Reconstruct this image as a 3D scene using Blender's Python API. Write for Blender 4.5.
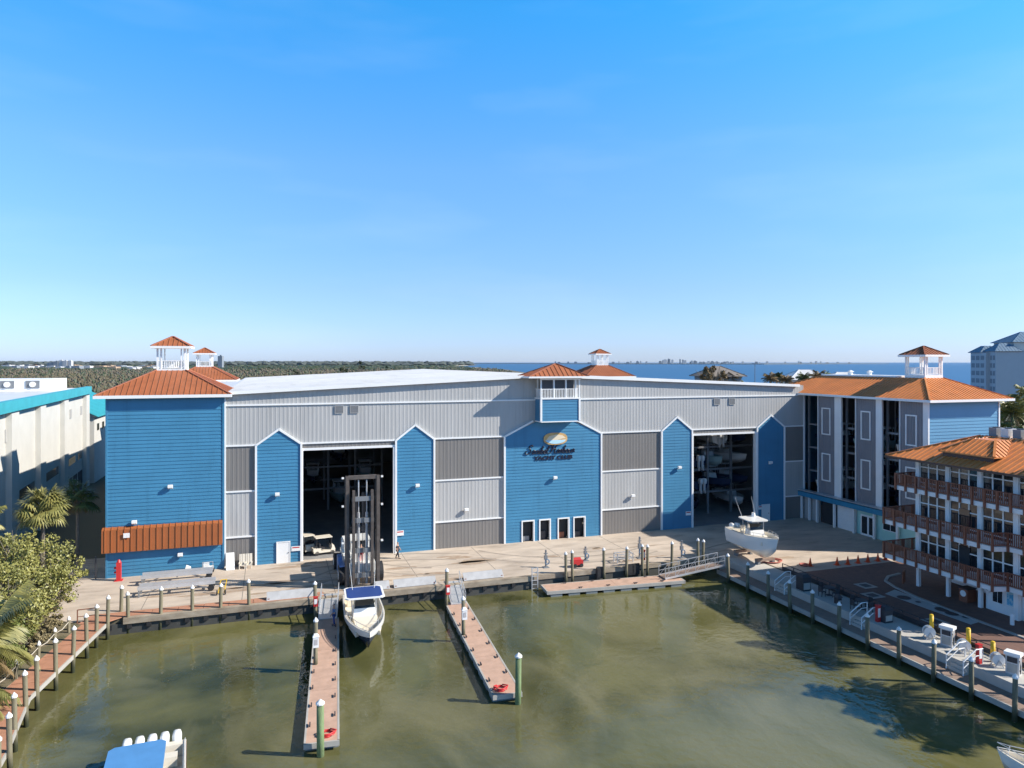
import bpy, bmesh, math, random
from mathutils import Vector, Matrix
from mathutils.geometry import tessellate_polygon
R = math.radians
rnd = random.Random(11)
for o in list(bpy.data.objects): bpy.data.objects.remove(o)
SC = bpy.context.scene
COL = SC.collection
# ------------------------------------------------------------------ camera, sky, sun, exposure
cam = bpy.data.cameras.new("camera"); co = bpy.data.objects.new("camera", cam); COL.objects.link(co)
co.location = (0, 0, 21.0); co.rotation_euler = (R(90), 0, 0)
cam.lens = 710 / 1024 * 36; cam.sensor_width = 36; cam.shift_y = -21.7 / 1024
cam.clip_start = 0.5; cam.clip_end = 90000
SC.camera = co
SUN = Vector((1.424, -0.147, 1.0)).normalized()
world = bpy.data.worlds.new("World"); SC.world = world; world.use_nodes = True
wn = world.node_tree; wn.nodes.clear()
sky = wn.nodes.new("ShaderNodeTexSky"); sky.sky_type = 'NISHITA'; sky.sun_disc = False
sky.sun_elevation = math.asin(SUN.z); sky.sun_rotation = math.atan2(SUN.x, SUN.y)
sky.altitude = 0; sky.air_density = 1.0; sky.dust_density = 0.25; sky.ozone_density = 2.6
bg = wn.nodes.new("ShaderNodeBackground"); bg.inputs[1].default_value = 0.15
wo = wn.nodes.new("ShaderNodeOutputWorld")
tcw = wn.nodes.new("ShaderNodeTexCoord"); sx = wn.nodes.new("ShaderNodeSeparateXYZ"); wn.links.new(tcw.outputs["Generated"], sx.inputs[0])
ramp = wn.nodes.new("ShaderNodeValToRGB"); wn.links.new(sx.outputs["Z"], ramp.inputs[0])   # bluer tint than the sky model gives; darkened overhead to lower ambient light
els = ramp.color_ramp.elements; els[0].position = 0.0; els[0].color = (.425, .55, .96, 1); els[1].position = 1.0; els[1].color = (.09, .16, .22, 1)
e1 = els.new(.10); e1.color = (.475, .60, .95, 1); e2 = els.new(.26); e2.color = (.50, .80, 1.08, 1); e3 = els.new(.45); e3.color = (.22, .96, 1.32, 1); e4 = els.new(.62); e4.color = (.10, .28, .40, 1)
tint = wn.nodes.new("ShaderNodeMixRGB"); tint.blend_type = 'MULTIPLY'; tint.inputs[0].default_value = 1.0
wn.links.new(sky.outputs[0], tint.inputs[1]); wn.links.new(ramp.outputs[0], tint.inputs[2]); wsp = wn.nodes.new("ShaderNodeTexNoise"); wsp.inputs["Scale"].default_value = 3.0; wsp.inputs["Detail"].default_value = 6; wmp = wn.nodes.new("ShaderNodeMapping"); wmp.inputs["Scale"].default_value = (1, 1, 5)
wn.links.new(tcw.outputs["Generated"], wmp.inputs[0]); wn.links.new(wmp.outputs[0], wsp.inputs["Vector"])
wr = wn.nodes.new("ShaderNodeMapRange"); wr.inputs[1].default_value = .5; wr.inputs[2].default_value = .8; wr.inputs[4].default_value = .07; wn.links.new(wsp.outputs["Fac"], wr.inputs[0])
wx = wn.nodes.new("ShaderNodeMixRGB"); wx.inputs[2].default_value = (5.2, 5.8, 6.4, 1); wn.links.new(wr.outputs[0], wx.inputs[0]); wn.links.new(tint.outputs[0], wx.inputs[1]); wn.links.new(wx.outputs[0], bg.inputs[0]); wn.links.new(bg.outputs[0], wo.inputs[0])
sl = bpy.data.lights.new("sun", 'SUN'); sl.energy = 5.0; sl.angle = R(0.5); sl.color = (1.0, 0.93, 0.83)
so = bpy.data.objects.new("sun", sl); COL.objects.link(so); so.rotation_euler = SUN.to_track_quat('Z', 'Y').to_euler()
so.location = (100, 0, 120)
SC.view_settings.view_transform = 'Standard'; SC.view_settings.look = 'None'
SC.view_settings.exposure = 0.6; SC.view_settings.gamma = 1.0; SC.view_settings.use_curve_mapping = False
SC.render.engine = 'CYCLES'
SC.cycles.max_bounces = 6; SC.cycles.use_denoising = True

# ------------------------------------------------------------------ site frame: s along the facade, n into the building, z up
TH = math.atan(0.34); CT, ST = math.cos(TH), math.sin(TH); FX, FY = -29.4, 72.7
def W(s, n, z=0.0): return Vector((FX + s * CT - n * ST, FY + s * ST + n * CT, z))
ORG = {}
# ------------------------------------------------------------------ materials
MATS = {}
def mat(name, col, rough=0.6, metal=0.0, var=0.12, vscale=0.6, bump=0.0, bscale=20.0, col2=None, stretch=(1, 1, 1), spec=0.5, thresh=None, grime=0.0, gst=(1.6, 1.6, .10), gcol=None, band=None):
    if name in MATS: return MATS[name]
    m = bpy.data.materials.new(name); m.use_nodes = True; nt = m.node_tree; b = nt.nodes["Principled BSDF"]
    b.inputs["Roughness"].default_value = rough; b.inputs["Metallic"].default_value = metal
    b.inputs["Specular IOR Level"].default_value = spec
    tc = nt.nodes.new("ShaderNodeTexCoord"); mp = nt.nodes.new("ShaderNodeMapping"); mp.inputs["Scale"].default_value = stretch
    nt.links.new(tc.outputs["Object"], mp.inputs["Vector"])
    nz = nt.nodes.new("ShaderNodeTexNoise"); nz.inputs["Scale"].default_value = vscale; nz.inputs["Detail"].default_value = 6; nz.inputs["Roughness"].default_value = 0.62
    nt.links.new(mp.outputs[0], nz.inputs["Vector"])
    rp = nt.nodes.new("ShaderNodeValToRGB")
    a = thresh[0] if thresh else 0.3; c = thresh[1] if thresh else 0.7
    rp.color_ramp.elements[0].position = a; rp.color_ramp.elements[1].position = c
    c2 = col2 if col2 else tuple(x * (1 - var) for x in col); c1 = col if col2 else tuple(min(1, x * (1 + var)) for x in col)
    rp.color_ramp.elements[0].color = (*c2, 1); rp.color_ramp.elements[1].color = (*c1, 1)
    nt.links.new(nz.outputs["Fac"], rp.inputs[0]); last = rp.outputs[0]
    if grime > 0:  # weather stains and runs
        gm = nt.nodes.new("ShaderNodeMapping"); gm.inputs["Scale"].default_value = gst; nt.links.new(tc.outputs["Object"], gm.inputs[0])
        gn = nt.nodes.new("ShaderNodeTexNoise"); gn.inputs["Scale"].default_value = 1.0; gn.inputs["Detail"].default_value = 7; gn.inputs["Roughness"].default_value = .7; nt.links.new(gm.outputs[0], gn.inputs["Vector"])
        gr = nt.nodes.new("ShaderNodeMapRange"); gr.inputs[1].default_value = .52; gr.inputs[2].default_value = .78; gr.inputs[4].default_value = grime; nt.links.new(gn.outputs["Fac"], gr.inputs[0])
        gx = nt.nodes.new("ShaderNodeMixRGB"); gx.inputs[2].default_value = (*(gcol or tuple(x * .45 for x in col)), 1); nt.links.new(gr.outputs[0], gx.inputs[0]); nt.links.new(last, gx.inputs[1]); last = gx.outputs[0]
    if band:  # algae below the tide line
        bx = nt.nodes.new("ShaderNodeSeparateXYZ"); nt.links.new(tc.outputs["Object"], bx.inputs[0]); br = nt.nodes.new("ShaderNodeMapRange"); br.inputs[1].default_value = band[0]; br.inputs[2].default_value = band[1]; br.inputs[3].default_value = 1; br.inputs[4].default_value = 0
        nt.links.new(bx.outputs["Z"], br.inputs[0]); b2 = nt.nodes.new("ShaderNodeMixRGB"); b2.inputs[2].default_value = (*band[2], 1); nt.links.new(br.outputs[0], b2.inputs[0]); nt.links.new(last, b2.inputs[1]); last = b2.outputs[0]
    nt.links.new(last, b.inputs["Base Color"])
    if bump > 0:
        n2 = nt.nodes.new("ShaderNodeTexNoise"); n2.inputs["Scale"].default_value = bscale; n2.inputs["Detail"].default_value = 4
        nt.links.new(mp.outputs[0], n2.inputs["Vector"])
        bp = nt.nodes.new("ShaderNodeBump"); bp.inputs["Strength"].default_value = bump; bp.inputs["Distance"].default_value = 0.05
        nt.links.new(n2.outputs["Fac"], bp.inputs["Height"]); nt.links.new(bp.outputs[0], b.inputs["Normal"])
    MATS[name] = m; return m
blue = mat("blue_siding", (0.050, 0.205, 0.345), 0.45, var=0.10, vscale=0.22, stretch=(1, 1, 2), grime=.35)
lgrey = mat("light_grey_metal", (0.42, 0.415, 0.40), 0.45, var=0.07, vscale=0.3, stretch=(1, 1, .3), grime=.35)
dgrey = mat("brown_grey_metal", (0.19, 0.178, 0.165), 0.5, var=0.07, vscale=0.3, stretch=(1, 1, .3), grime=.35)
wgrey = mat("slate_grey_siding", (0.20, 0.20, 0.215), 0.5, var=0.06)
white = mat("white_paint", (0.80, 0.80, 0.78), 0.45, var=0.04)
roofw = mat("white_roof_metal", (0.62, 0.615, 0.60), 0.4, var=0.07, vscale=0.12, grime=.3, gst=(.5, .06, .5))
orange = mat("orange_roof_metal", (0.34, 0.115, 0.050), 0.5, var=0.12, vscale=0.7, grime=.45, gst=(.9, .9, .9))
copper = mat("copper_orange_roof", (0.66, 0.235, 0.065), 0.45, var=0.14, vscale=0.6, grime=.4, gst=(.9, .9, .9))
rust = mat("rust_awning_metal", (0.34, 0.105, 0.03), 0.55, var=0.08, grime=.4)
soffit = mat("brown_soffit", (0.10, 0.055, 0.04), 0.6)
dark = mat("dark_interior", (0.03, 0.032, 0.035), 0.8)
floorc = mat("barn_floor", (0.25, 0.245, 0.24), 0.7, var=0.2)
steel = mat("grey_steel", (0.22, 0.23, 0.24), 0.5, metal=0.2)
mast_m = mat("weathered_mast_steel", (0.10, 0.082, 0.07), 0.55, metal=0.1, var=0.3, vscale=2)
blackm = mat("black_rubber", (0.02, 0.02, 0.022), 0.7)
alum = mat("bare_aluminium", (0.62, 0.63, 0.64), 0.35, metal=0.5)
glass = mat("dark_glass", (0.015, 0.022, 0.028), 0.06, var=0.1, spec=0.8)
screen = mat("grey_screen", (0.09, 0.09, 0.095), 0.7)
brown = mat("redbrown_timber", (0.22, 0.078, 0.042), 0.6, var=0.2, vscale=3)
wood = mat("weathered_piling", (0.17, 0.15, 0.095), 0.8, var=0.4, vscale=3, stretch=(1, 1, .25), bump=.3, band=(-1.0, -.2, (.04, .045, .02)))
woodg = mat("green_piling", (0.16, 0.22, 0.10), 0.8, var=0.35, vscale=2, stretch=(1, 1, .3), bump=.3)
hullw = mat("white_gelcoat", (0.80, 0.79, 0.75), 0.22, var=0.03)
cream = mat("cream_vinyl", (0.70, 0.64, 0.53), 0.5, var=0.05)
navy = mat("navy_canvas", (0.02, 0.055, 0.21), 0.6)
royal = mat("royal_blue_cover", (0.085, 0.25, 0.50), 0.5, var=0.08, vscale=1.2)
hulld = mat("navy_gelcoat", (0.025, 0.04, 0.085), 0.25)
red = mat("red_paint", (0.52, 0.03, 0.03), 0.45)
yellow = mat("yellow_paint", (0.75, 0.47, 0.02), 0.5)
conem = mat("orange_cone_rubber", (0.72, 0.10, 0.03), 0.55)
plumb = mat("dark_metal", (0.04, 0.04, 0.045), 0.5)
cementw = mat("white_stucco", (0.55, 0.54, 0.50), 0.8, var=0.05, vscale=.4, grime=.10, gst=(.5, .5, .05))
teal = mat("teal_trim", (0.05, 0.36, 0.42), 0.5)
mint = mat("mint_wall", (0.36, 0.62, 0.56), 0.6, var=.04)
tealb = mat("blue_awning_metal", (0.03, 0.22, 0.36), 0.5)
navyl = mat("navy_letter", (0.006, 0.010, 0.03), 0.5)
gold = mat("tan_emblem", (0.55, 0.34, 0.13), 0.6, var=.25, vscale=1.5)
paleb = mat("pale_blue_emblem", (0.45, 0.68, 0.80), 0.6)
skin = mat("skin", (0.45, 0.26, 0.18), 0.6)
shirtb = mat("blue_shirt", (0.10, 0.19, 0.34), 0.8)
darkcl = mat("dark_clothes", (0.03, 0.035, 0.05), 0.8)
hairm = mat("dark_hair", (0.03, 0.02, 0.015), 0.7)
trunkm = mat("palm_trunk", (0.17, 0.14, 0.11), 0.9, var=.3, vscale=4, bump=.4)
frond = mat("palm_frond", (0.115, 0.135, 0.035), 0.5, var=.4, vscale=.5, col2=(0.055, 0.085, 0.02))
frondy = mat("yellow_green_frond", (0.31, 0.27, 0.08), 0.5, vscale=.7, col2=(0.12, 0.13, 0.035))
frondd = mat("dry_frond", (0.20, 0.135, 0.06), 0.8, var=.3, vscale=1)
leafm = mat("olive_leaf", (0.20, 0.22, 0.055), 0.5, vscale=.8, col2=(0.06, 0.09, 0.02))
leafd = mat("dark_leaf", (0.05, 0.07, 0.025), 0.6, vscale=.8, col2=(0.03, 0.045, 0.018))
twig = mat("grey_twig", (0.20, 0.17, 0.13), 0.9)
hotelm = mat("hotel_wall", (0.42, 0.46, 0.49), 0.7, var=.03)
hotelr = mat("blue_grey_roof", (0.14, 0.22, 0.30), 0.5)
farw = mat("pale_far_wall", (0.50, 0.50, 0.50), 0.8)
fard = mat("grey_far_wall", (0.22, 0.25, 0.28), 0.8)
fart = mat("tan_far_wall", (0.42, 0.30, 0.20), 0.8)
deckm = mat("composite_decking", (0.50, 0.325, 0.235), 0.75, var=.13, vscale=1.2, grime=.4, gst=(.8, .8, 1))
deckr = mat("redbrown_decking", (0.42, 0.205, 0.125), 0.75, var=.16, vscale=1.2, grime=.4, gst=(.8, .8, 1))
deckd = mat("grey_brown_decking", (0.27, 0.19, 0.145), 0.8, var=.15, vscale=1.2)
floatm = mat("dock_float", (0.20, 0.22, 0.22), 0.7)
rub = mat("dock_fascia", (0.40, 0.38, 0.34), 0.7, var=.15)
mural = mat("blue_mural", (0.10, 0.40, 0.62), 0.6, vscale=2.5, col2=(0.35, 0.6, 0.7), thresh=(.45, .5))

# ------------------------------------------------------------------ mesh builder
class MB:
    def __init__(s): s.v = []; s.f = []
    def vert(s, p): s.v.append(tuple(p)); return len(s.v) - 1
    def face(s, pts): b = len(s.v); s.v += [tuple(p) for p in pts]; s.f.append(tuple(range(b, b + len(pts)))); return s
    def hexa(s, p):  # 8 pts: bottom 4 ccw, top 4 ccw
        b = len(s.v); s.v += [tuple(q) for q in p]
        for f in ((3, 2, 1, 0), (4, 5, 6, 7), (0, 1, 5, 4), (1, 2, 6, 5), (2, 3, 7, 6), (3, 0, 4, 7)): s.f.append(tuple(b + i for i in f))
        return s
    def box(s, a0, a1, b0, b1, c0, c1):
        return s.hexa([(a0, b0, c0), (a1, b0, c0), (a1, b1, c0), (a0, b1, c0), (a0, b0, c1), (a1, b0, c1), (a1, b1, c1), (a0, b1, c1)])
    def bar(s, p, q, w, h=None, up=(0, 0, 1)):
        h = h or w; p = Vector(p); q = Vector(q); d = (q - p).normalized(); u = Vector(up)
        if abs(d.dot(u)) > .98: u = Vector((0, 1, 0))
        a = d.cross(u).normalized(); c = a.cross(d).normalized(); a *= w / 2; c *= h / 2
        return s.hexa([p - a - c, p + a - c, q + a - c, q - a - c, p - a + c, p + a + c, q + a + c, q - a + c])
    def tube(s, pts, r, n=8, cap=True):
        pts = [Vector(p) for p in pts]; rs = r if isinstance(r, (list, tuple)) else [r] * len(pts); rings = []
        for i, p in enumerate(pts):
            d = (pts[min(i + 1, len(pts) - 1)] - pts[max(i - 1, 0)]).normalized()
            u = Vector((0, 0, 1)) if abs(d.z) < .9 else Vector((0, 1, 0))
            a = d.cross(u).normalized(); b = a.cross(d).normalized()
            rings.append([s.vert(p + rs[i] * (a * math.cos(t * 2 * math.pi / n) + b * math.sin(t * 2 * math.pi / n))) for t in range(n)])
        for i in range(len(rings) - 1):
            for t in range(n): s.f.append((rings[i][t], rings[i][(t + 1) % n], rings[i + 1][(t + 1) % n], rings[i + 1][t]))
        if cap: s.f.append(tuple(rings[0][::-1])); s.f.append(tuple(rings[-1]))
        return s
    def loft(s, rings, cap=True, closed=True):
        ids = [[s.vert(p) for p in r] for r in rings]; n = len(ids[0])
        for i in range(len(ids) - 1):
            for t in range(n if closed else n - 1): s.f.append((ids[i][t], ids[i][(t + 1) % n], ids[i + 1][(t + 1) % n], ids[i + 1][t]))
        if cap: s.f.append(tuple(ids[0][::-1])); s.f.append(tuple(ids[-1]))
        return s
    def prism(s, poly, axis, t0, t1):
        def P(a, b, t): return {'z': (a, b, t), 'n': (a, t, b), 's': (t, a, b)}[axis]
        n = len(poly); i0 = [s.vert(P(a, b, t0)) for a, b in poly]; i1 = [s.vert(P(a, b, t1)) for a, b in poly]
        for k in range(n): s.f.append((i0[k], i0[(k + 1) % n], i1[(k + 1) % n], i1[k]))
        tri = tessellate_polygon([[Vector((a, b, 0)) for a, b in poly]])
        for t in tri: s.f.append(tuple(i0[k] for k in t)); s.f.append(tuple(i1[k] for k in t[::-1]))
        return s
    def build(s, name, m, root=None, smooth=False, off=None):
        o_ = Vector(off) if off is not None else origin_of(root)
        me = bpy.data.meshes.new(name); me.from_pydata([Vector(p) - o_ for p in s.v], [], s.f)
        bm = bmesh.new(); bm.from_mesh(me); bmesh.ops.recalc_face_normals(bm, faces=bm.faces); bm.to_mesh(me); bm.free()
        me.materials.append(m)
        if smooth:
            for p in me.polygons: p.use_smooth = True
        o = bpy.data.objects.new(name, me); COL.objects.link(o)
        if root is not None: o.parent = root
        return o
def origin_of(root):
    while root is not None:
        if root.name in ORG: return ORG[root.name]
        root = root.parent
    return Vector((0, 0, 0))
def tag(o, label, cat, group=None):
    o['label'] = label; o['category'] = cat
    if group: o['group'] = group
    return o
def thing(name, label, cat, org, group=None, local=False, rot=0.0, world_loc=None):
    o = bpy.data.objects.new(name, None); COL.objects.link(o); o.empty_display_size = .3
    if world_loc is not None: o.location = world_loc; o.rotation_euler = (0, 0, rot); ORG[o.name] = Vector((0, 0, 0))
    else:
        o.location = W(*org); o.rotation_euler = (0, 0, TH + rot); ORG[o.name] = Vector((0, 0, 0)) if local else Vector(org)
    return tag(o, label, cat, group)
def single(mb, name, m, label, cat, org, group=None, local=False, rot=0.0, smooth=False):
    o = mb.build(name, m, None, smooth, off=(0, 0, 0) if local else org)
    o.location = W(*org); o.rotation_euler = (0, 0, TH + rot)
    return tag(o, label, cat, group)
def struct(mb, name, m, org=(0, 0, 0), kind='structure', world_=False, smooth=False):
    o = mb.build(name, m, None, smooth, off=(0, 0, 0) if world_ else org); o['kind'] = kind
    if not world_: o.location = W(*org); o.rotation_euler = (0, 0, TH)
    return o
KIDS = None
def copy_tree(o, loc=None, rz=None, label=None, parent=None):
    c = o.copy(); COL.objects.link(c)
    if parent is not None: c.parent = parent
    if loc is not None: c.location = loc
    if rz is not None: c.rotation_euler = (0, 0, rz)
    if label: c['label'] = label
    for ch in [x for x in COL.objects if x.parent == o]: copy_tree(ch, parent=c)
    return c
ORD = ['first', 'second', 'third', 'fourth', 'fifth', 'sixth', 'seventh', 'eighth', 'ninth', 'tenth', 'eleventh', 'twelfth', 'thirteenth', 'fourteenth', 'fifteenth', 'sixteenth']
# ------------------------------------------------------------------ surface helpers
def span(poly, v):  # s-extent of a convex polygon (s,z) at height v
    xs = []
    for i in range(len(poly)):
        (a, b), (c, d) = poly[i], poly[(i + 1) % len(poly)]
        if (b - v) * (d - v) <= 0 and b != d: xs.append(a + (c - a) * (v - b) / (d - b))
    return (min(xs), max(xs)) if xs else None
def lap(mb, poly, n0, out=-1, lapz=0.36, axis='n', proud=0.042):  # horizontal lap siding
    z0 = min(p[1] for p in poly); z1 = max(p[1] for p in poly); z = z0
    def P(a, t, b): return (a, t, b) if axis == 'n' else (t, a, b)
    while z < z1 - 1e-4:
        zt = min(z + lapz, z1); a = span(poly, z + 1e-5); b = span(poly, zt - 1e-5)
        if a and b:
            t0 = n0 + out * proud; t1 = n0
            mb.face([P(a[0], t0, z), P(a[1], t0, z), P(b[1], t1, zt), P(b[0], t1, zt)])
            mb.face([P(a[0], t1, z), P(a[1], t1, z), P(a[1], t0, z), P(a[0], t0, z)])
        z = zt
def ribs(mb, s0, s1, zb, zt, n0, step=0.42, d=0.013, axis='n', out=-1):  # vertical ribbed sheet; zt may be a function of s
    f = zt if callable(zt) else (lambda s: zt); g = zb if callable(zb) else (lambda s: zb)
    def P(a, t, b): return (a, t, b) if axis == 'n' else (t, a, b)
    k = max(1, round((s1 - s0) / step)); w = (s1 - s0) / k
    prof = []
    for i in range(k):
        a = s0 + i * w; prof += [(a, n0), (a + w * .55, n0), (a + w * .65, n0 + out * d), (a + w * .9, n0 + out * d)]
    prof.append((s1, n0))
    for (a, t), (b, u) in zip(prof, prof[1:]):
        mb.face([P(a, t, g(a)), P(b, u, g(b)), P(b, u, f(b)), P(a, t, f(a))])
def frame_poly(mb, poly, n0, n1, w):  # trim strips along the edges of a (s,z) polygon, open list
    for (a, b), (c, d) in zip(poly, poly[1:]):
        mb.bar((a, (n0 + n1) / 2, b), (c, (n0 + n1) / 2, d), abs(n1 - n0), w, up=(0, 0, 1)) if abs(a - c) > 1e-6 else mb.box(a - w / 2, a + w / 2, n0, n1, min(b, d), max(b, d))
def seam_plane(mb, pts, step=0.5, h=0.06, w=0.07, th=0.10):
    pts = [Vector(p) for p in pts]; nrm = (pts[1] - pts[0]).cross(pts[2] - pts[0]).normalized()
    if nrm.z < 0: pts = pts[::-1]; nrm = -nrm
    b = len(mb.v); k = len(pts)
    mb.v += [tuple(p) for p in pts] + [tuple(p - Vector((0, 0, th))) for p in pts]
    mb.f.append(tuple(range(b, b + k))); mb.f.append(tuple(range(b + 2 * k - 1, b + k - 1, -1)))
    for i in range(k): mb.f.append((b + i, b + k + i, b + k + (i + 1) % k, b + (i + 1) % k))
    if step is None: return
    u = Vector((-nrm.y, nrm.x, 0)).normalized(); d = nrm.cross(u).normalized(); o = pts[0]
    q = [((p - o).dot(u), (p - o).dot(d)) for p in pts]; u0 = min(a for a, _ in q); u1 = max(a for a, _ in q)
    n = max(1, int((u1 - u0) / step)); st = (u1 - u0) / n
    for i in range(n):
        x = u0 + (i + .5) * st; ys = []
        for j in range(k):
            (a, e), (c, f) = q[j], q[(j + 1) % k]
            if (a - x) * (c - x) <= 0 and a != c: ys.append(e + (f - e) * (x - a) / (c - a))
        if len(ys) >= 2 and max(ys) - min(ys) > .15:
            mb.bar(o + u * x + d * min(ys) + nrm * h * .5, o + u * x + d * max(ys) + nrm * h * .5, w, h, up=nrm)
def hip(mb, e, t, z0, z1, step=0.5, caps=True, top=True):  # e=(s0,s1,n0,n1) eaves, t=(s0,s1,n0,n1) top
    E = [(e[0], e[2], z0), (e[1], e[2], z0), (e[1], e[3], z0), (e[0], e[3], z0)]
    T = [(t[0], t[2], z1), (t[1], t[2], z1), (t[1], t[3], z1), (t[0], t[3], z1)]
    for i in range(4):
        j = (i + 1) % 4; poly = [E[i], E[j], T[j]]
        if (Vector(T[i]) - Vector(T[j])).length > 1e-3: poly.append(T[i])
        seam_plane(mb, poly, step)
        if caps: mb.bar(Vector(E[i]) + Vector((0, 0, .05)), Vector(T[i]) + Vector((0, 0, .05)), .2, .1)
    if top and (t[1] - t[0]) * (t[3] - t[2]) > .01: mb.face([(x, y, z + .003) for x, y, z in T])
def fascia(mb, e, z0, z1, w=0.08):
    s0, s1, n0, n1 = e
    mb.box(s0 - w, s1 + w, n0 - w, n0, z0, z1); mb.box(s0 - w, s1 + w, n1, n1 + w, z0, z1)
    mb.box(s0 - w, s0, n0, n1, z0, z1); mb.box(s1, s1 + w, n0, n1, z0, z1)

# ------------------------------------------------------------------ setting: sea, land, basin water, paving
def water_mat(name, c_a, c_b, c_c, rough, bstr, bsc, spec=0.5, bdist=0.1):
    m = bpy.data.materials.new(name); m.use_nodes = True; nt = m.node_tree; b = nt.nodes["Principled BSDF"]
    b.inputs["Roughness"].default_value = rough; b.inputs["IOR"].default_value = 1.33; b.inputs["Specular IOR Level"].default_value = spec
    tc = nt.nodes.new("ShaderNodeTexCoord")
    def noise(sc, det, dist=0.0, st=(1, 1, 1)):
        mp = nt.nodes.new("ShaderNodeMapping"); mp.inputs["Scale"].default_value = st
        n = nt.nodes.new("ShaderNodeTexNoise"); n.inputs["Scale"].default_value = sc; n.inputs["Detail"].default_value = det; n.inputs["Distortion"].default_value = dist
        nt.links.new(tc.outputs["Object"], mp.inputs[0]); nt.links.new(mp.outputs[0], n.inputs["Vector"]); return n
    n1 = noise(.055, 5, 1.4); n2 = noise(.12, 8, 1.1, (1, .6, 1))
    r1 = nt.nodes.new("ShaderNodeValToRGB"); r1.color_ramp.elements[0].position = .30; r1.color_ramp.elements[1].position = .60
    r1.color_ramp.elements[0].color = (*c_a, 1); r1.color_ramp.elements[1].color = (*c_b, 1)
    nt.links.new(n1.outputs["Fac"], r1.inputs[0])
    mx = nt.nodes.new("ShaderNodeMixRGB"); mx.inputs[2].default_value = (*c_c, 1)
    r2 = nt.nodes.new("ShaderNodeValToRGB"); r2.color_ramp.elements[0].position = .47; r2.color_ramp.elements[1].position = .80
    nt.links.new(n2.outputs["Fac"], r2.inputs[0]); nt.links.new(r2.outputs[0], mx.inputs[0]); nt.links.new(r1.outputs[0], mx.inputs[1])
    nt.links.new(mx.outputs[0], b.inputs["Base Color"])
    n3 = noise(bsc, 3, .3); n4 = noise(bsc * .3, 2, .5)
    ad = nt.nodes.new("ShaderNodeMath"); ad.operation = 'ADD'; nt.links.new(n3.outputs["Fac"], ad.inputs[0]); nt.links.new(n4.outputs["Fac"], ad.inputs[1])
    bp = nt.nodes.new("ShaderNodeBump"); bp.inputs["Strength"].default_value = bstr; bp.inputs["Distance"].default_value = bdist
    nt.links.new(ad.outputs[0], bp.inputs["Height"]); nt.links.new(bp.outputs[0], b.inputs["Normal"])
    return m
basinw = water_mat("basin_water", (0.036, 0.040, 0.015), (0.122, 0.117, 0.042), (0.185, 0.172, 0.088), .03, .22, 1.7)
seaw = water_mat("sea_water", (0.012, 0.075, 0.165), (0.014, 0.085, 0.18), (0.02, 0.10, 0.20), .35, .5, .05, spec=.18, bdist=1.5)
WZ = -1.3
mb = MB(); mb.face([(-60000, -3000, WZ - .3), (60000, -3000, WZ - .3), (60000, 60000, WZ - .3), (-60000, 60000, WZ - .3)])
struct(mb, "sea", seaw, world_=True)
LEFT = [(-9.8, -12.6), (-11.8, -26), (-11.0, -33), (-10.2, -46), (-10.2, -150)]  # bank of the basin on the left
mb = MB(); mb.face([(-14, -160, WZ), (60, -160, WZ), (60, -12, WZ), (-14, -12, WZ)])
struct(mb, "basin_water", basinw)
# coast (world) -> land polygon
def w2s(x, y): dx, dy = x - FX, y - FY; return (dx * CT + dy * ST, -dx * ST + dy * CT)
coast = [(1500, -400), (600, 160), (330, 330), (205, 300), (130, 330), (75, 520), (40, 900), (25, 1500), (-10, 2000), (-60, 2350), (-190, 3000), (-330, 3900), (-260, 5200), (-420, 7000), (-400, 9000), (-9000, 9000), (-30000, 6000), (-30000, -2000)]
poly = [w2s(*p) for p in coast] + [(-10.2, -400)] + LEFT[::-1] + [(50.5, -12.6), (50.5, -400)]
landm = mat("scrub_ground", (0.165, 0.135, 0.09), 0.9, vscale=.012, col2=(0.085, 0.085, 0.045))
mb = MB(); mb.prism(poly, 'z', -4, -0.03); struct(mb, "land", landm)
mb = MB(); bc = [(-120, 2750), (-205, 3050), (-345, 3900), (-290, 4700), (-330, 4700), (-420, 3900), (-280, 3000), (-160, 2600)]
mb.prism(bc, 'z', -.5, 1.0); struct(mb, "beach", mat("pale_sand", (0.6, 0.55, 0.45), .9), world_=True)
mb = MB(); mb.prism([(-9000, 11500), (-400, 11000), (300, 10600), (900, 9200), (2200, 7900), (2700, 7600), (2900, 7900), (5200, 9800), (5300, 11000), (1500, 12500)], 'z', -2, 4)
struct(mb, "far_shore", mat("far_shore_green", (0.12, 0.13, 0.11), .9), world_=True)
conc = mat("dusty_concrete", (0.56, 0.465, 0.37), 0.85, vscale=.33, col2=(0.37, 0.305, 0.245), stretch=(.5, 1.2, 1), thresh=(.28, .62), bump=.1, grime=.75, gst=(.22, .75, 1), gcol=(.17, .13, .10))
concw = mat("pale_concrete", (0.52, 0.49, 0.44), 0.85, vscale=.5, col2=(0.40, 0.38, 0.34), bump=.1)
mb = MB(); mb.prism([(-16, -12.6), (50.5, -12.6), (53.5, -16), (95, -16), (95, 8), (-16, 8)], 'z', -.02, 0.0)
struct(mb, "concrete_apron", conc)
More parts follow.
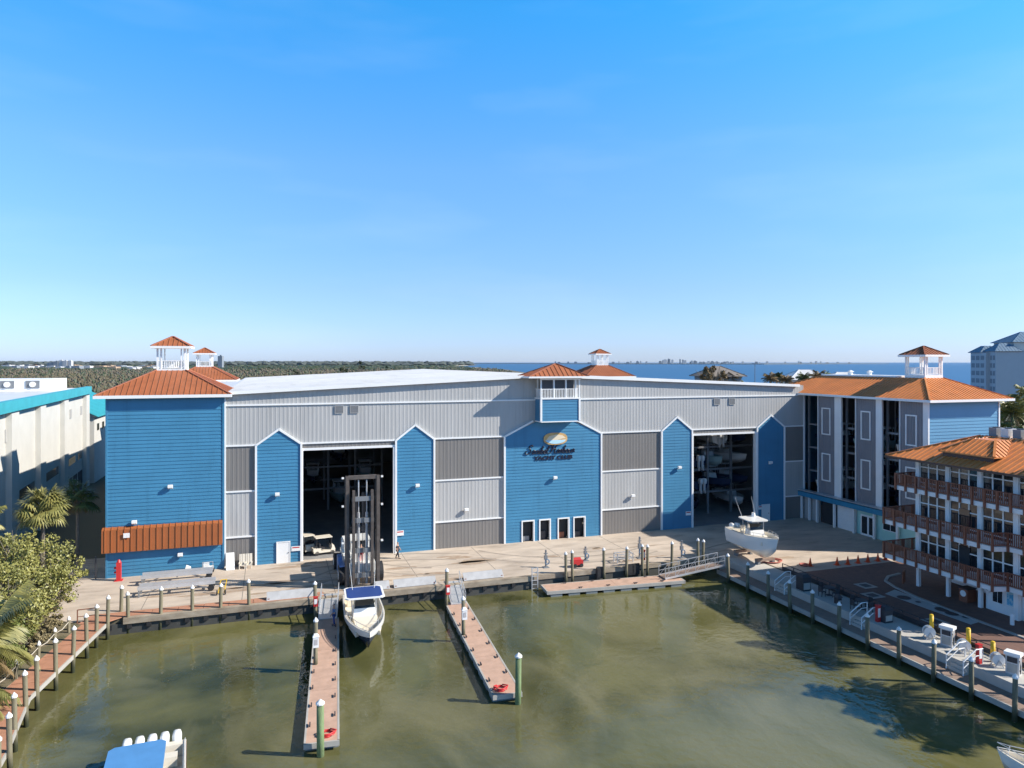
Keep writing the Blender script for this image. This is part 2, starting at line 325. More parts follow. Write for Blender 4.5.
# stains and patches on the apron: thin sheets above it
stainm = mat("rust_stained_concrete", (0.30, 0.20, 0.13), 0.9, vscale=1.2, col2=(0.40, 0.32, 0.24))
mb = MB()
for (s, n, a, b) in [(25, -6.2, 2.3, .9), (23.6, -4.2, 1.6, .5), (33, -7, 1.2, .4), (20, -9, 1.4, .5), (4, -7.5, 3.2, .5), (0, -8.4, 3.8, .45), (8, -9.4, 2.2, .5), (17, -6, 1.6, .35), (57, -15.5, 1.0, .4)]:
    mb.face([(s + a * math.cos(t * .5236) * rnd.uniform(.75, 1.2), n + b * math.sin(t * .5236) * rnd.uniform(.7, 1.25), .004) for t in range(12)])
for _ in range(26):
    s, n, a, b = rnd.uniform(-5, 48), rnd.uniform(-11.5, -1), rnd.uniform(.5, 2.2), rnd.uniform(.15, .45)
    mb.face([(s + a * math.cos(t * .5236) * rnd.uniform(.6, 1.3), n + b * math.sin(t * .5236) * rnd.uniform(.6, 1.4), .004) for t in range(12)])
struct(mb, "stained_patches", stainm)
tm = mat("tyre_marked_concrete", (0.27, 0.225, 0.185), 0.9, vscale=.8, col2=(0.40, 0.335, 0.27)); mb = MB()
for cs, cn, r0, a0, a1 in [(24, 4, 11.5, 195, 250), (24, 4, 13.9, 190, 262), (2, 3, 11, 285, 338), (2, 3, 13.3, 290, 345), (13, -30, 27, 68, 100), (13, -30, 29.4, 66, 104), (38, 6, 14, 215, 300), (38, 6, 16.2, 222, 296), (60, -30, 20, 95, 128), (60, -30, 22.2, 92, 124)]:
    P_ = [R(a0 + (a1 - a0) * i / 24) for i in range(25)]
    for q, r in zip(P_, P_[1:]): mb.face([(cs + rr * math.cos(t), min(cn + rr * math.sin(t), -.3), .008) for rr, t in ((r0, q), (r0 + .34, q), (r0 + .34, r), (r0, r))])
mb.f = [f for f in mb.f if min(mb.v[i][1] for i in f) > -11.2 and max(mb.v[i][1] for i in f) < -.5 and -6.5 < mb.v[f[0]][0] < 70]
struct(mb, "tyre_marks", tm)
jm = mat("joint_sealant", (0.17, 0.15, 0.13), .9)
mb = MB()
for s in range(-6, 50, 8): mb.box(s, s + .05, -12.0, -.4, .0, .005)
mb.box(-7, 52, -6.5, -6.45, .0, .006)
struct(mb, "expansion_joints", jm)
# right hand quay, pavers, kerb
brick = mat("brown_pavers", (0.20, 0.105, 0.075), 0.85, vscale=1.6, col2=(0.135, 0.075, 0.06), bump=.2)
mb = MB(); mb.prism([(50.5, -16.5), (53.2, -16.5), (53.2, -120), (50.5, -120)], 'z', -.02, 0.004); mb.prism([(50.5, -12.7), (53.5, -16), (53.5, -16.5), (50.5, -16.5)], 'z', -.02, .003)
struct(mb, "quay_walk", concw)
mb = MB(); mb.prism([(53.5, -20.4), (95, -20.4), (95, -120), (53.5, -120)], 'z', -.02, 0.006)
struct(mb, "brick_terrace", brick)
mb = MB(); mb.prism([(53.5, -16), (95, -16), (95, -20.4), (53.5, -20.4)], 'z', -.02, 0.0); struct(mb, "concrete_lane", conc)
kerbm = mat("kerb_concrete", (0.36, 0.34, 0.31), .85)
mb = MB(); kp = [(63.5, -24.0), (61.6, -24.4), (60.2, -25.4), (59.5, -27.2), (59.0, -30), (58.7, -36), (58.5, -60)]
for a, b in zip(kp, kp[1:]): mb.bar((a[0], a[1], .05), (b[0], b[1], .05), .25, .12)
struct(mb, "kerb", kerbm)
mb = MB(); mb.prism([(57.2, -28.2), (59.0, -27.6), (58.7, -36.1), (57.5, -36.3)], 'z', 0, .012); struct(mb, "concrete_slab", mat("grey_slab", (0.40, 0.40, 0.38), .85))
bankm = mat("bank_earth", (0.20, 0.16, 0.10), .95, vscale=.8, col2=(0.09, 0.085, 0.04), bump=.5)
mb = MB(); mb.prism([(-9.9, -13.5), (-16, -8), (-50, -8), (-50, -80), (-10.4, -80), (-10.4, -46), (-11.2, -33), (-12, -26)], 'z', -.02, .02); struct(mb, "planted_bank", bankm)
# seawall faces of the basin
capm = mat("seawall_concrete", (0.40, 0.34, 0.26), .9, vscale=.8, col2=(0.22, 0.17, 0.12), stretch=(1, 1, 2))
t = thing("seawall", "stained concrete seawall along the back of the basin below the apron", "seawall", (20, -12.6, 0))
mb = MB(); mb.box(-9.6, 50.45, -12.85, -12.6, -3, -.45); mb.build("sheet_pile", mat("dark_seawall", (0.06, 0.06, 0.055), .8, var=.3), t)
mb = MB(); mb.box(-7, 28.7, -13.05, -12.55, -.45, .03); mb.box(28.7, 50.45, -12.95, -12.55, -.42, .03); mb.build("cap", capm, t)
t = thing("seawall", "pale concrete seawall stepping up beside the right boardwalk", "seawall", (50.5, -40, 0))
mb = MB(); mb.box(50.25, 50.5, -120, -12.95, -3, .06); mb.build("wall_face", concw, t)

# ------------------------------------------------------------------ docks
def planks(mb, pts, z, th=.06): mb.prism(pts, 'z', z - th, z)
def dock_strip(t, a, b, w, z, m, seg=6, side=0, cleats=True, floats=True, name="decking", fend=rub):
    a = Vector((*a, 0)); b = Vector((*b, 0)); d = (b - a); L = d.length; d.normalize(); p = Vector((d.y, -d.x, 0))
    k = max(1, round(L / seg)); mb = MB(); jb = MB()
    for i in range(k):
        q = a + d * (L * i / k + .015); r = a + d * (L * (i + 1) / k - .015)
        mb.prism([tuple((q + p * w / 2)[:2]), tuple((r + p * w / 2)[:2]), tuple((r - p * w / 2)[:2]), tuple((q - p * w / 2)[:2])], 'z', z - .06, z)
    mb.build(name, m, t)
    fb = MB()
    for sg in (-1, 1): fb.bar(a + p * sg * (w / 2 + .06) + Vector((0, 0, z - .14)), b + p * sg * (w / 2 + .06) + Vector((0, 0, z - .14)), .12, .30)
    for q in (a, b): fb.bar(q - p * (w / 2 + .12) + Vector((0, 0, z - .14)) , q + p * (w / 2 + .12) + Vector((0, 0, z - .14)), .12, .30)
    fb.build("edge_beam", fend, t)
    if floats:
        gb = MB(); kk = max(2, round(L / 1.7))
        for i in range(kk):
            q = a + d * (L * (i + .18) / kk); r = a + d * (L * (i + .82) / kk)
            gb.bar(q + Vector((0, 0, z - .55)), r + Vector((0, 0, z - .55)), w + .12, .5)
        gb.build("float", floatm, t)
    if cleats:
        for i in range(1, max(2, round(L / 2.6))):
            for sg in (-1, 1):
                q = a + d * (i * L / max(2, round(L / 2.6)) + sg * .5) + p * sg * (w / 2 - .15) + Vector((0, 0, z))
                cb = MB(); cb.bar(q + d * -.22 + Vector((0, 0, .12)), q + d * .22 + Vector((0, 0, .12)), .07, .06); cb.bar(q + d * -.08, q + d * -.08 + Vector((0, 0, .1)), .07); cb.bar(q + d * .08, q + d * .08 + Vector((0, 0, .1)), .07)
                cb.build("cleat", plumb, t)
DZ = -.75
pA0, pA1 = (8.95, -16.2), (7.2, -36.3)
pierA = thing("floating_pier", "long tan floating pier to the left of the boat being launched", "pier", (*pA0, DZ), "floating finger piers"); dock_strip(pierA, pA0, pA1, 1.75, DZ, deckm)
pB0, pB1 = (20.35, -15.6), (19.15, -34.1)
pierB = thing("floating_pier", "long tan floating pier in the middle of the basin", "pier", (*pB0, DZ), "floating finger piers"); dock_strip(pierB, pB0, pB1, 1.75, DZ, deckm)
fd = thing("floating_dock", "tan floating dock lying along the back seawall", "dock", (36, -14.8, DZ)); dock_strip(fd, (29.4, -14.55), (43.6, -15.75), 2.05, DZ, deckm, seg=7)
def gangway(label, a, b, w, rails):
    t = thing("gangway", label, "gangway", a, "gangways down to the floating docks"); A = Vector(a); B = Vector(b); d = (B - A).normalized(); p = d.cross(Vector((0, 0, 1))).normalized()
    mb = MB(); mb.bar(A, B, w, .08); mb.build("walkway", alum if rails < 2 else deckd, t)
    for sg in (-1, 1):
        mb = MB(); o = p * sg * (w / 2)
        mb.bar(A + o, B + o, .06, .18)
        if rails:
            mb.bar(A + o + Vector((0, 0, 1)), B + o + Vector((0, 0, 1)), .05); mb.bar(A + o + Vector((0, 0, .5)), B + o + Vector((0, 0, .5)), .04)
            k = max(3, int((B - A).length / 1.1))
            for i in range(k + 1):
                q = A + (B - A) * i / k + o; mb.bar(q, q + Vector((0, 0, 1)), .045)
                if rails == 2 and i < k: q2 = A + (B - A) * (i + 1) / k + o; mb.bar(q, q2 + Vector((0, 0, 1)), .025)
        mb.build("handrail", alum, t)
gangway("pale concrete and aluminium gangway onto the left floating pier", (9.55, -12.2, .05), (9.0, -16.4, DZ + .05), 1.5, 1)
gangway("narrow aluminium gangway onto the middle floating pier", (20.9, -12.2, .05), (20.4, -16.4, DZ + .05), 1.3, 1)
gangway("truss railed gangway sloping up from the long floating dock to the corner", (41.8, -15.4, DZ + .1), (48.7, -15.5, .1), 1.3, 2)
bw = thing("boardwalk", "orange brown boardwalk along the left back corner and down the left bank", "boardwalk", (-8, -13, 0))
planks_mb = MB(); cor = [(-10.0, -12.9), (-8.0, -13.2), (-6.6, -12.9)]
mb = MB()
for s in range(-7, 8, 2): mb.prism([(s + .02, -12.55 - .0), (s + 1.98, -12.55), (s + 1.98, -11.35), (s + .02, -11.35)], 'z', 0.0, .06)
mb.prism([(-7.02, -12.55), (-7.02, -11.35), (-9.6, -11.35), (-10.15, -13.3), (-8.1, -13.6)], 'z', 0.0, .06)
mb.build("decking", deckr, bw)
leg = [(-9.1, -13.45), (-10.95, -26.2), (-10.1, -33.4), (-9.4, -46), (-9.3, -60)]
for a, b in zip(leg, leg[1:]):
    A = Vector((*a, 0)); B = Vector((*b, 0)); d = (B - A).normalized(); p = Vector((d.y, -d.x, 0)); L = (B - A).length; k = round(L / 2.3); mb = MB(); eb = MB()
    for i in range(k):
        q = A + d * (L * i / k + .03); r = A + d * (L * (i + 1) / k - .03)
        mb.prism([tuple((q + p)[:2]), tuple((r + p)[:2]), tuple((r - p)[:2]), tuple((q - p)[:2])], 'z', -.06, .0)
    mb.build("decking", deckr, bw)
    for sg in (-1, 1): eb.bar(A + p * sg * 1.04 + Vector((0, 0, -.16)), B + p * sg * 1.04 + Vector((0, 0, -.16)), .08, .30)
    eb.build("edge_beam", rub, bw)
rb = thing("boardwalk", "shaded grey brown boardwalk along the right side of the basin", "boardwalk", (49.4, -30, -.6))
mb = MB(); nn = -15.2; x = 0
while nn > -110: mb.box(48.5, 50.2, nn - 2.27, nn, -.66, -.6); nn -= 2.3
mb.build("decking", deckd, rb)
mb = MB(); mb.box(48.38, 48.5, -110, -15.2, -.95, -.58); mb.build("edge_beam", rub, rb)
rope = mat("pale_rope", (0.5, 0.45, 0.36), .9)
# ------------------------------------------------------------------ pilings
def piling_mesh(h, depth, r, m):
    b = MB(); b.tube([(0, 0, -depth), (0, 0, -.2), (0, 0, h)], [r * 1.06, r * 1.03, r], 10); return b
def make_piling(label, s, n, zt, group, m=wood, r=.14, capr=1.2):
    t = thing("piling", label, "piling", (s, n, 0), group, local=True)
    b = MB(); b.tube([(0, 0, -3), (0, 0, 0), (0, 0, zt)], [r * 1.05, r * 1.03, r], 10); b.build("post", m, t, True)
    b = MB(); b.tube([(0, 0, zt), (0, 0, zt + .09), (0, 0, zt + .30)], [r * capr, r * capr, .015], 10); b.build("cap", white, t, False)
    return t
G1 = "pilings along the left boardwalk"; first = None
fp = [(-6.68, -12.75), (-4.25, -12.75), (-1.84, -12.75), (.38, -12.75), (2.66, -12.75)]
base = make_piling("white capped wooden piling in front of the blue tower, first right of the boardwalk corner", *fp[0], 1.9, G1)
for i, p in enumerate(fp[1:]):
    copy_tree(base, W(*p), TH, "white capped wooden piling on the back boardwalk, %s right of the boardwalk corner" % ORD[i + 1])
for i, p in enumerate([(-7.98, -13.7), (-8.45, -15.3), (-8.7, -17.3), (-9.0, -19.8), (-9.4, -22.6), (-9.75, -25.4), (-9.75, -27.6), (-9.45, -30.6), (-8.9, -33.3), (-8.6, -36.0), (-8.0, -38.2)]):
    copy_tree(base, W(*p), TH, "white capped wooden piling on the water side of the left boardwalk, %s from the corner" % ORD[i])
copy_tree(base, W(-7.5, -11.0), TH, "white capped wooden piling on the land side of the boardwalk corner")
gi = "short posts on the land side of the left boardwalk"
base2 = make_piling("short white capped post on the land side of the left boardwalk, nearest the corner", -10.4, -15, 1.0, gi, r=.11)
for i, p in enumerate([(-10.75, -17.4), (-11.1, -20), (-11.55, -23.1), (-11.9, -26.3), (-11.4, -29.5)]):
    copy_tree(base2, W(*p), TH, "short white capped post on the land side of the left boardwalk, %s from the corner" % ORD[i + 1])
ro = thing("rope_rail", "pale rope rail strung along the land side of the left boardwalk", "rope rail", (-10.4, -15, .8))
mb = MB(); rp = [(-10.4, -15), (-10.75, -17.4), (-11.1, -20), (-11.55, -23.1), (-11.9, -26.3), (-11.4, -29.5)]
for a, b in zip(rp, rp[1:]): mb.tube([(a[0], a[1], .85), ((a[0] + b[0]) / 2, (a[1] + b[1]) / 2, .68), (b[0], b[1], .85)], .03, 6)
mb.build("rope", rope, ro)
G2 = "pilings along the right boardwalk"
base3 = make_piling("dark white capped piling of the right boardwalk, nearest the gangway corner", 48.2, -17.4, 1.35, G2, r=.15)
for i, n in enumerate([-20.5, -23.5, -26.4, -29.2, -32.2, -35.1, -38.0, -40.9, -43.7, -46.6]):
    copy_tree(base3, W(48.2, n), TH, "dark white capped piling of the right boardwalk, %s from the gangway corner" % ORD[i + 1])
G3 = "pilings behind the floating dock"
base4 = make_piling("wooden piling behind the floating dock, first from its left end", 32.2, -13.25, 2.05, G3)
for i, p in enumerate([(32.9, -13.25), (36.4, -13.2), (38.9, -13.3), (40.7, -13.35), (41.3, -13.35), (44.2, -13.3), (47.2, -13.6), (47.8, -13.6)]):
    copy_tree(base4, W(*p), TH, "wooden piling behind the floating dock, %s from its left end" % ORD[i + 1])
G4 = "pilings of the finger piers"
base5 = make_piling("thick green stained piling with a cone cap at the near end of the left pier", 7.1, -36.75, 1.75, G4, m=woodg, r=.2, capr=1.25)
copy_tree(base5, W(19.75, -34.5), TH, "thick green stained piling with a cone cap at the near end of the middle pier")
base6 = make_piling("slim piling beside the middle of the left pier", 7.5, -25.3, 2.2, G4, r=.15)
for l, p in [("slim piling where the left pier meets its gangway", (8.05, -15.6)), ("slim piling beside the middle of the middle pier", (19.0, -23.4)), ("slim piling where the middle pier meets its gangway", (19.35, -16.2))]: copy_tree(base6, W(*p), TH, l)
def station(label, s, n, z):
    t = thing("dock_pedestal", label, "dock box", (s, n, z), "white pedestals on the pier pilings", local=True)
    b = MB(); b.box(-.2, .2, -.14, .14, 0, .75); b.loft([[(-.24, -.18, .75), (.24, -.18, .75), (.24, .18, .75), (-.24, .18, .75)], [(-.12, -.1, .95), (.12, -.1, .95), (.12, .1, .95), (-.12, .1, .95)]]); b.build("housing", white, t)
    b = MB(); b.box(-.12, .12, -.155, -.14, .2, .6); b.build("panel", alum, t)
station("white pedestal fixed to the slim piling at mid left pier", 7.5, -25.62, .6); station("white pedestal fixed to the slim piling at mid middle pier", 19.0, -23.72, .6)
for o in [x for x in COL.objects if x.name.startswith("piling")]:
    o.scale = (1, 1, rnd.uniform(.93, 1.05)); o.rotation_euler = (R(rnd.uniform(-1.3, 1.3)), R(rnd.uniform(-1.3, 1.3)), TH)
def extinguisher(label, s, n, z, h=.75):
    t = thing("extinguisher_cabinet", label, "fire cabinet", (s, n, z), "red fire cabinets around the basin", local=True)
    b = MB(); b.box(-.17, .17, -.12, .12, 0, h); b.build("cabinet", red, t)
    b = MB(); b.box(-.12, .12, -.135, -.12, h * .3, h * .85); b.build("door_panel", white, t)
    b = MB(); b.box(-.2, .2, -.15, .15, h, h + .06); b.build("lid", red, t)
extinguisher("red fire cabinet on the piling at the head of the left pier", 8.05, -15.9, .3); extinguisher("red fire cabinet on the piling at the head of the middle pier", 19.4, -16.5, .3)
extinguisher("red fire cabinet between two pilings behind the floating dock", 41.0, -13.0, .5, 1.0); extinguisher("red fire cabinet beside the stair rails at the far fuel quay", 51.0, -33.4, .0, 1.3); extinguisher("red fire cabinet between the two fuel pumps on the quay", 51.2, -41.9, .0, 1.3)
def hosecoil(label, s, n):
    b = MB()
    for k in range(3):
        pts = [(.42 * math.cos(a * .4 + k) * (1 + .25 * math.sin(a * 1.3)), .35 * math.sin(a * .4 + k), .06 + .07 * k) for a in range(14)]; b.tube(pts, .045, 6)
    single(b, "hose_coil", red, label, "hose", (s, n, DZ), "red hoses on the pier ends", local=True, smooth=True)
hosecoil("red coiled hose beside the end piling of the left pier", 7.55, -35.6); hosecoil("red coiled hose beside the end piling of the middle pier", 18.9, -33.4)

# ------------------------------------------------------------------ boat barn
barn = thing("boat_barn", "huge grey boat storage barn with blue gabled panels and two open doorways", "boat barn", (36, 0, 0))
ZR = lambda s: 17.95 + (19.55 - 17.95) * (1 - abs(s - 35.0) / 35.0 if s < 35 else 1 - (s - 35) / 37.7)
D1, D2 = (7.6, 17.3), (55.3, 64.95); ZD = 11.65
P1, P2, P3, P4, P5 = (3.0, 7.5), (17.5, 21.8), (30.1, 42.45), (50.8, 55.2), (65.1, 69.45)
SEG = [(0.02, P1[0]), (P2[1], P3[0]), (P3[1], P4[0]), (P5[1], 72.7)]
ap = lambda p, h: [(p[0], 0.0), (p[1], 0.0), (p[1], 12.4), ((p[0] + p[1]) / 2, h), (p[0], 12.4)]
mb = MB(); ribs(mb, .02, 72.7, 16.65, lambda s: ZR(s) - .05, 0); ribs(mb, .02, 72.7, 12.45, 16.5, 0)
for a, b in SEG: ribs(mb, a, b, 3.05, 7.65, 0)
mb.build("light_grey_wall", lgrey, barn)
for a, b in SEG:
    for z0, z1 in ((0, 2.95), (7.75, 12.35)): mb = MB(); ribs(mb, a, b, z0, z1, 0); mb.build("brown_grey_panel", dgrey, barn)
for a, b in (D1, D2): mb = MB(); ribs(mb, a - .1, b + .1, 11.9, 12.35, 0); mb.build("door_header", dgrey, barn)
mb = MB()  # inner skin, side and back walls
mb.box(0.0, 72.7, .06, .2, 11.7, 17.8)
for a, b in [(0, D1[0]), (D1[1], P3[0] + 2.1), (33.75, 34.4), (35.75, 36.75), (38.2, 38.8), (40.25, D2[0]), (D2[1], 72.7)]: mb.box(a, b, .06, .2, 0, 11.7)
mb.box(P3[0] + 2.1, 40.25, .06, .2, 2.4, 11.7)
mb.box(0.0, .2, .2, 72, 0, 17.9); mb.box(0, 72.7, 72, 72.2, 0, 17.9)
mb.box(72.5, 72.7, 6.5, 72, 0, 17.9)
mb.build("inner_wall", mat("liner_wall", (0.22, 0.22, 0.22), .8), barn)
mb = MB(); mb.box(.2, 72.5, .2, 72, -.01, .006); mb.build("floor", floorc, barn)
mb = MB()
for n0 in range(0, 72, 72):
    for a, b in ((-.35, 35), (35, 71.75)):
        mb.hexa([(a, -.35, ZR(max(a, 0)) - .12), (b, -.35, ZR(b if b < 72 else 72.7) - .12), (b, 72.4, ZR(b if b < 72 else 72.7) - .12), (a, 72.4, ZR(max(a, 0)) - .12), (a, -.35, ZR(max(a, 0))), (b, -.35, ZR(b if b < 72 else 72.7)), (b, 72.4, ZR(b if b < 72 else 72.7)), (a, 72.4, ZR(max(a, 0)))])
for i in range(1, 48):
    n = i * 1.5; mb.bar((0, n, ZR(0) + .02), (34.9, n, ZR(34.9) + .02), .06, .05); mb.bar((35.1, n, ZR(35.1) + .02), (72.6, n, ZR(72.6) + .02), .06, .05)
mb.build("roof", roofw, barn)
mb = MB(); mb.bar((-.3, -.41, ZR(0) - .12), (35, -.41, ZR(35) - .12), .12, .34); mb.bar((35, -.41, ZR(35) - .12), (71.75, -.41, ZR(71.75) - .12), .12, .34)
mb.box(0.02, 72.7, -.13, -.02, 16.5, 16.66)
for a, b in [(0.02, P1[0]), (P2[1], P3[0]), (P3[1], P4[0]), (P5[1], 72.7)]:
    mb.box(a, b, -.13, -.02, 12.34, 12.5); 
    for z in (7.62, 2.94): mb.box(a, b, -.12, -.02, z, z + .16)
for a, b in (D1, D2): mb.box(a - .1, b + .1, -.13, -.02, 12.34, 12.5); mb.box(a - .1, b + .1, -.125, -.02, 11.65, 11.9)
mb.box(-.06, .1, -.17, -.02, 0, 17.6)
for a, b in (D1, D2):
    mb.box(a - .09, a + .09, -.2, .35, 0, 11.65); mb.box(b - .09, b + .09, -.2, .35, 0, 11.65)
mb.build("trim", white, barn)
for p, h in ((P1, 14.0), (P2, 14.05), (P4, 14.1), (P5, 14.0), (P3, 14.95)):
    q = ap(p, h)
    pan = MB(); lap(pan, q, -.12)
    if p == P3:  # cut the four openings by splitting the lower part
        pan = MB(); lap(pan, [(p[0], 2.36), (p[1], 2.36), (p[1], 12.4), (36.3, h), (p[0], 12.4)], -.12, lapz=.3586)
        xs = [30.1, 32.3, 33.65, 34.5, 35.7, 36.85, 38.1, 38.88, 40.2, 42.45]
        for a, b in zip(xs[0::2], xs[1::2]): lap(pan, [(a, 0), (b, 0), (b, 2.36), (a, 2.36)], -.12, lapz=.3372)
    po = pan.build("gabled_panel", blue, barn)
    mb = MB(); o = [q[0], q[4], q[3], q[2], q[1]]
    if p == P3: o = [q[0], q[4], (33.6, 14.1)]; frame_poly(mb, o, -.26, -.02, .2); mb.build("panel_trim", white, po); mb = MB(); o = [(39.1, 14.1), q[2], q[1]]
    frame_poly(mb, o, -.26, -.02, .2); mb.build("panel_trim", white, po)
for a, b in [(32.3, 33.65), (34.5, 35.7), (36.85, 38.1), (38.88, 40.2)]:
    mb = MB(); mb.box(a - .14, a, -.24, .1, 0, 2.5); mb.box(b, b + .14, -.24, .1, 0, 2.5); mb.box(a, b, -.24, .1, 2.36, 2.5); f = mb.build("doorway_frame", white, barn)
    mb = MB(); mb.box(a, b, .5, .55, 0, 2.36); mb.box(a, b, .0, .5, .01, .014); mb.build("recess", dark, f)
    mb = MB(); mb.box(a + .15, b - .4, .2, .45, .014, .5 + rnd.random() * .5); mb.build("stored_gear", rnd.choice([brown, plumb, steel]), f)
for s in (11.45, 13.05, 59.0, 61.3):
    mb = MB(); mb.box(s - .45, s + .35, -.10, -.06, 15.55, 16.3); v = mb.build("vent_louvre", dgrey, barn)
    
    for k in range(5): mb = MB(); mb.box(s - .42, s + .32, -.12, -.095, 15.6 + k * .14, 15.67 + k * .14); mb.build("louvre_blade", steel, v)
    mb = MB(); mb.box(s - .5, s - .45, -.12, -.06, 15.5, 16.35); mb.box(s + .35, s + .4, -.12, -.06, 15.5, 16.35); mb.box(s - .45, s + .35, -.12, -.06, 16.3, 16.35); mb.box(s - .45, s + .35, -.12, -.06, 15.5, 15.55); mb.build("vent_frame", lgrey, v)
mb = MB(); lap(mb, [(9.75, 0), (72, 0), (72, 17.4), (9.75, 17.4)], -10.65, -1, axis='s'); lap(mb, [(-10.65, 0), (0, 0), (0, 17.4), (-10.65, 17.4)], 72, 1); sb_ = mb.build("side_bay_wall", blue, barn)
mb = MB(); mb.box(-10.8, -.02, 9.75, 72.1, 17.4, 17.55); mb.build("side_bay_roof", roofw, sb_)
# structural columns and racks inside
cb = MB()
for s in (21.8, 30, 36, 42, 50.5):
    for n in (12, 26, 40, 54): cb.box(s - .15, s + .15, n - .15, n + .15, 0, 17.6)
cb.build("column", steel, barn)
# lookout
lk = MB(); A0, A1, NF = 33.94, 38.76, -1.9
lap(lk, [(A0, 14.15), (A1, 14.15), (A1, 16.75), (A0, 16.75)], NF, lapz=.325)
lap(lk, [(NF, 14.15), (-.05, 14.15), (-.05, 16.75), (NF, 16.75)], A0, out=-1, axis='s', lapz=.325); lap(lk, [(NF, 14.15), (-.05, 14.15), (-.05, 16.75), (NF, 16.75)], A1, out=1, axis='s', lapz=.325)
lo = lk.build("lookout", blue, barn)
mb = MB(); mb.box(A0 - .05, A1 + .05, NF - .06, .0, 14.05, 14.17); mb.box(A0 - .1, A1 + .1, NF - .12, .0, 16.72, 16.9)
for s in (A0, A1): mb.box(s - .11, s + .11, NF - .11, NF + .11, 14.17, 16.72)
for s in (A0, A0 + 1.6, A0 + 3.1, A1 - .5, A1): mb.box(s - .08, s + .08, NF - .07, NF + .09, 16.9, 19.15)
for s in (A0, A1): mb.box(s - .08, s + .08, -.9, -.75, 16.9, 19.15)
mb.box(A0 - .12, A1 + .12, NF - .1, NF + .1, 18.95, 19.2); mb.build("lookout_frame", white, lo)
mb = MB(); mb.box(A0, A1, NF - .03, NF + .05, 17.85, 17.93); mb.box(A0 - .04, A0 + .04, NF, -.1, 17.85, 17.93); mb.box(A1 - .04, A1 + .04, NF, -.1, 17.85, 17.93)
for i in range(26): s = A0 + (A1 - A0) * i / 25; mb.box(s - .035, s + .035, NF - .02, NF + .04, 16.9, 17.85)
for i in range(9):
    for s in (A0, A1): n = NF + (1.8) * i / 9; mb.box(s - .02, s + .02, n - .035, n + .035, 16.9, 17.85)
mb.build("lookout_railing", white, lo)
mb = MB(); mb.box(A0 + .1, A1 - .55, NF + .45, NF + .5, 16.92, 19.1); mb.build("lookout_screen", screen, lo)
mb = MB(); mb.box(A0, A1, -.3, -.12, 16.9, 19.3); mb.build("lookout_back_wall", lgrey, lo)
mb = MB(); hip(mb, (32.25, 39.75, -2.6, 1.6), (36.2, 36.4, -.6, -.4), 19.35, 20.8, .55); mb.build("lookout_roof", orange, lo)
mb = MB(); fascia(mb, (32.25, 39.75, -2.6, 1.6), 19.18, 19.38); mb.box(32.25, 39.75, -2.6, -.45, 19.2, 19.24); mb.build("lookout_fascia", white, lo)
# small door in the first panel, wall signs
def door(label, s, z=0, w=1.2, h=2.15, org=(0, 0, 0), n=-.2):
    t = thing("steel_door", label, "door", (s, n, z), local=False)
    b = MB(); b.box(s - w / 2, s + w / 2, n - .05, n, z, z + h); b.build("leaf", white, t)
    b = MB(); b.box(s - w / 2 - .1, s - w / 2, n - .08, n, z, z + h + .1); b.box(s + w / 2, s + w / 2 + .1, n - .08, n, z, z + h + .1); b.box(s - w / 2, s + w / 2, n - .08, n, z + h, z + h + .1); b.build("frame", white, t)
    b = MB(); b.box(s + w / 2 - .16, s + w / 2 - .08, n - .11, n - .05, z + 1, z + 1.08); b.build("handle", plumb, t)
    return t
door("white steel door in the blue gabled panel left of the tall doorway", 5.7); door("white steel door in the shaded blue gabled panel by the right doorway", 66.4, w=1.1)
def sign(label, s, z, w, h, n=-.2, bars=True):
    t = thing("notice_sign", label, "sign", (s, n, z)); b = MB(); b.box(s - w / 2, s + w / 2, n - .06, n - .02, z, z + h); b.build("board", white, t)
    if bars: b = MB(); b.box(s - w / 2 + .08, s + w / 2 - .08, n - .065, n - .06, z + h * .62, z + h * .85); b.build("red_band", red, t)
sign("notice sign with a red band right beside the white door on the left panel", 6.95, 1.15, .9, .5); sign("notice sign with a red band on the panel edge above the walking person", 17.95, 1.9, .8, .55)
sign("white notice sign low on the blue panel left of the right doorway", 54.6, 1.6, .75, .5); sign("small white notice sign beside the shaded white door", 65.55, 1.6, .7, .5)
# lettered sign
sg = thing("wall_sign", "navy script lettering with an oval emblem on the central blue panel", "sign", (36, -.22, 10))
def text_part(txt, name, size, s, z, m, root, shear=0.0, off=0.0, space=1.0, wid=None, n=-.2):
    cu = bpy.data.curves.new(name, 'FONT'); cu.body = txt; cu.size = size; cu.shear = shear; cu.offset = off; cu.space_character = space; cu.extrude = .05
    cu.align_x = 'CENTER'; cu.resolution_u = 3
    o = bpy.data.objects.new(name, cu); COL.objects.link(o); bpy.context.view_layer.update()
    me = bpy.data.meshes.new_from_object(o.evaluated_get(bpy.context.evaluated_depsgraph_get())); bpy.data.objects.remove(o)
    k = 1.0
    if wid:
        xs = [v.co.x for v in me.vertices]; k = wid / (max(xs) - min(xs))
    og = origin_of(root)
    for v in me.vertices: x, y, zz = v.co; v.co = Vector((s + x * k, n - zz, z + y)) - og
    me.materials.clear(); me.materials.append(m); r = bpy.data.objects.new(name, me); COL.objects.link(r); r.parent = root; return r
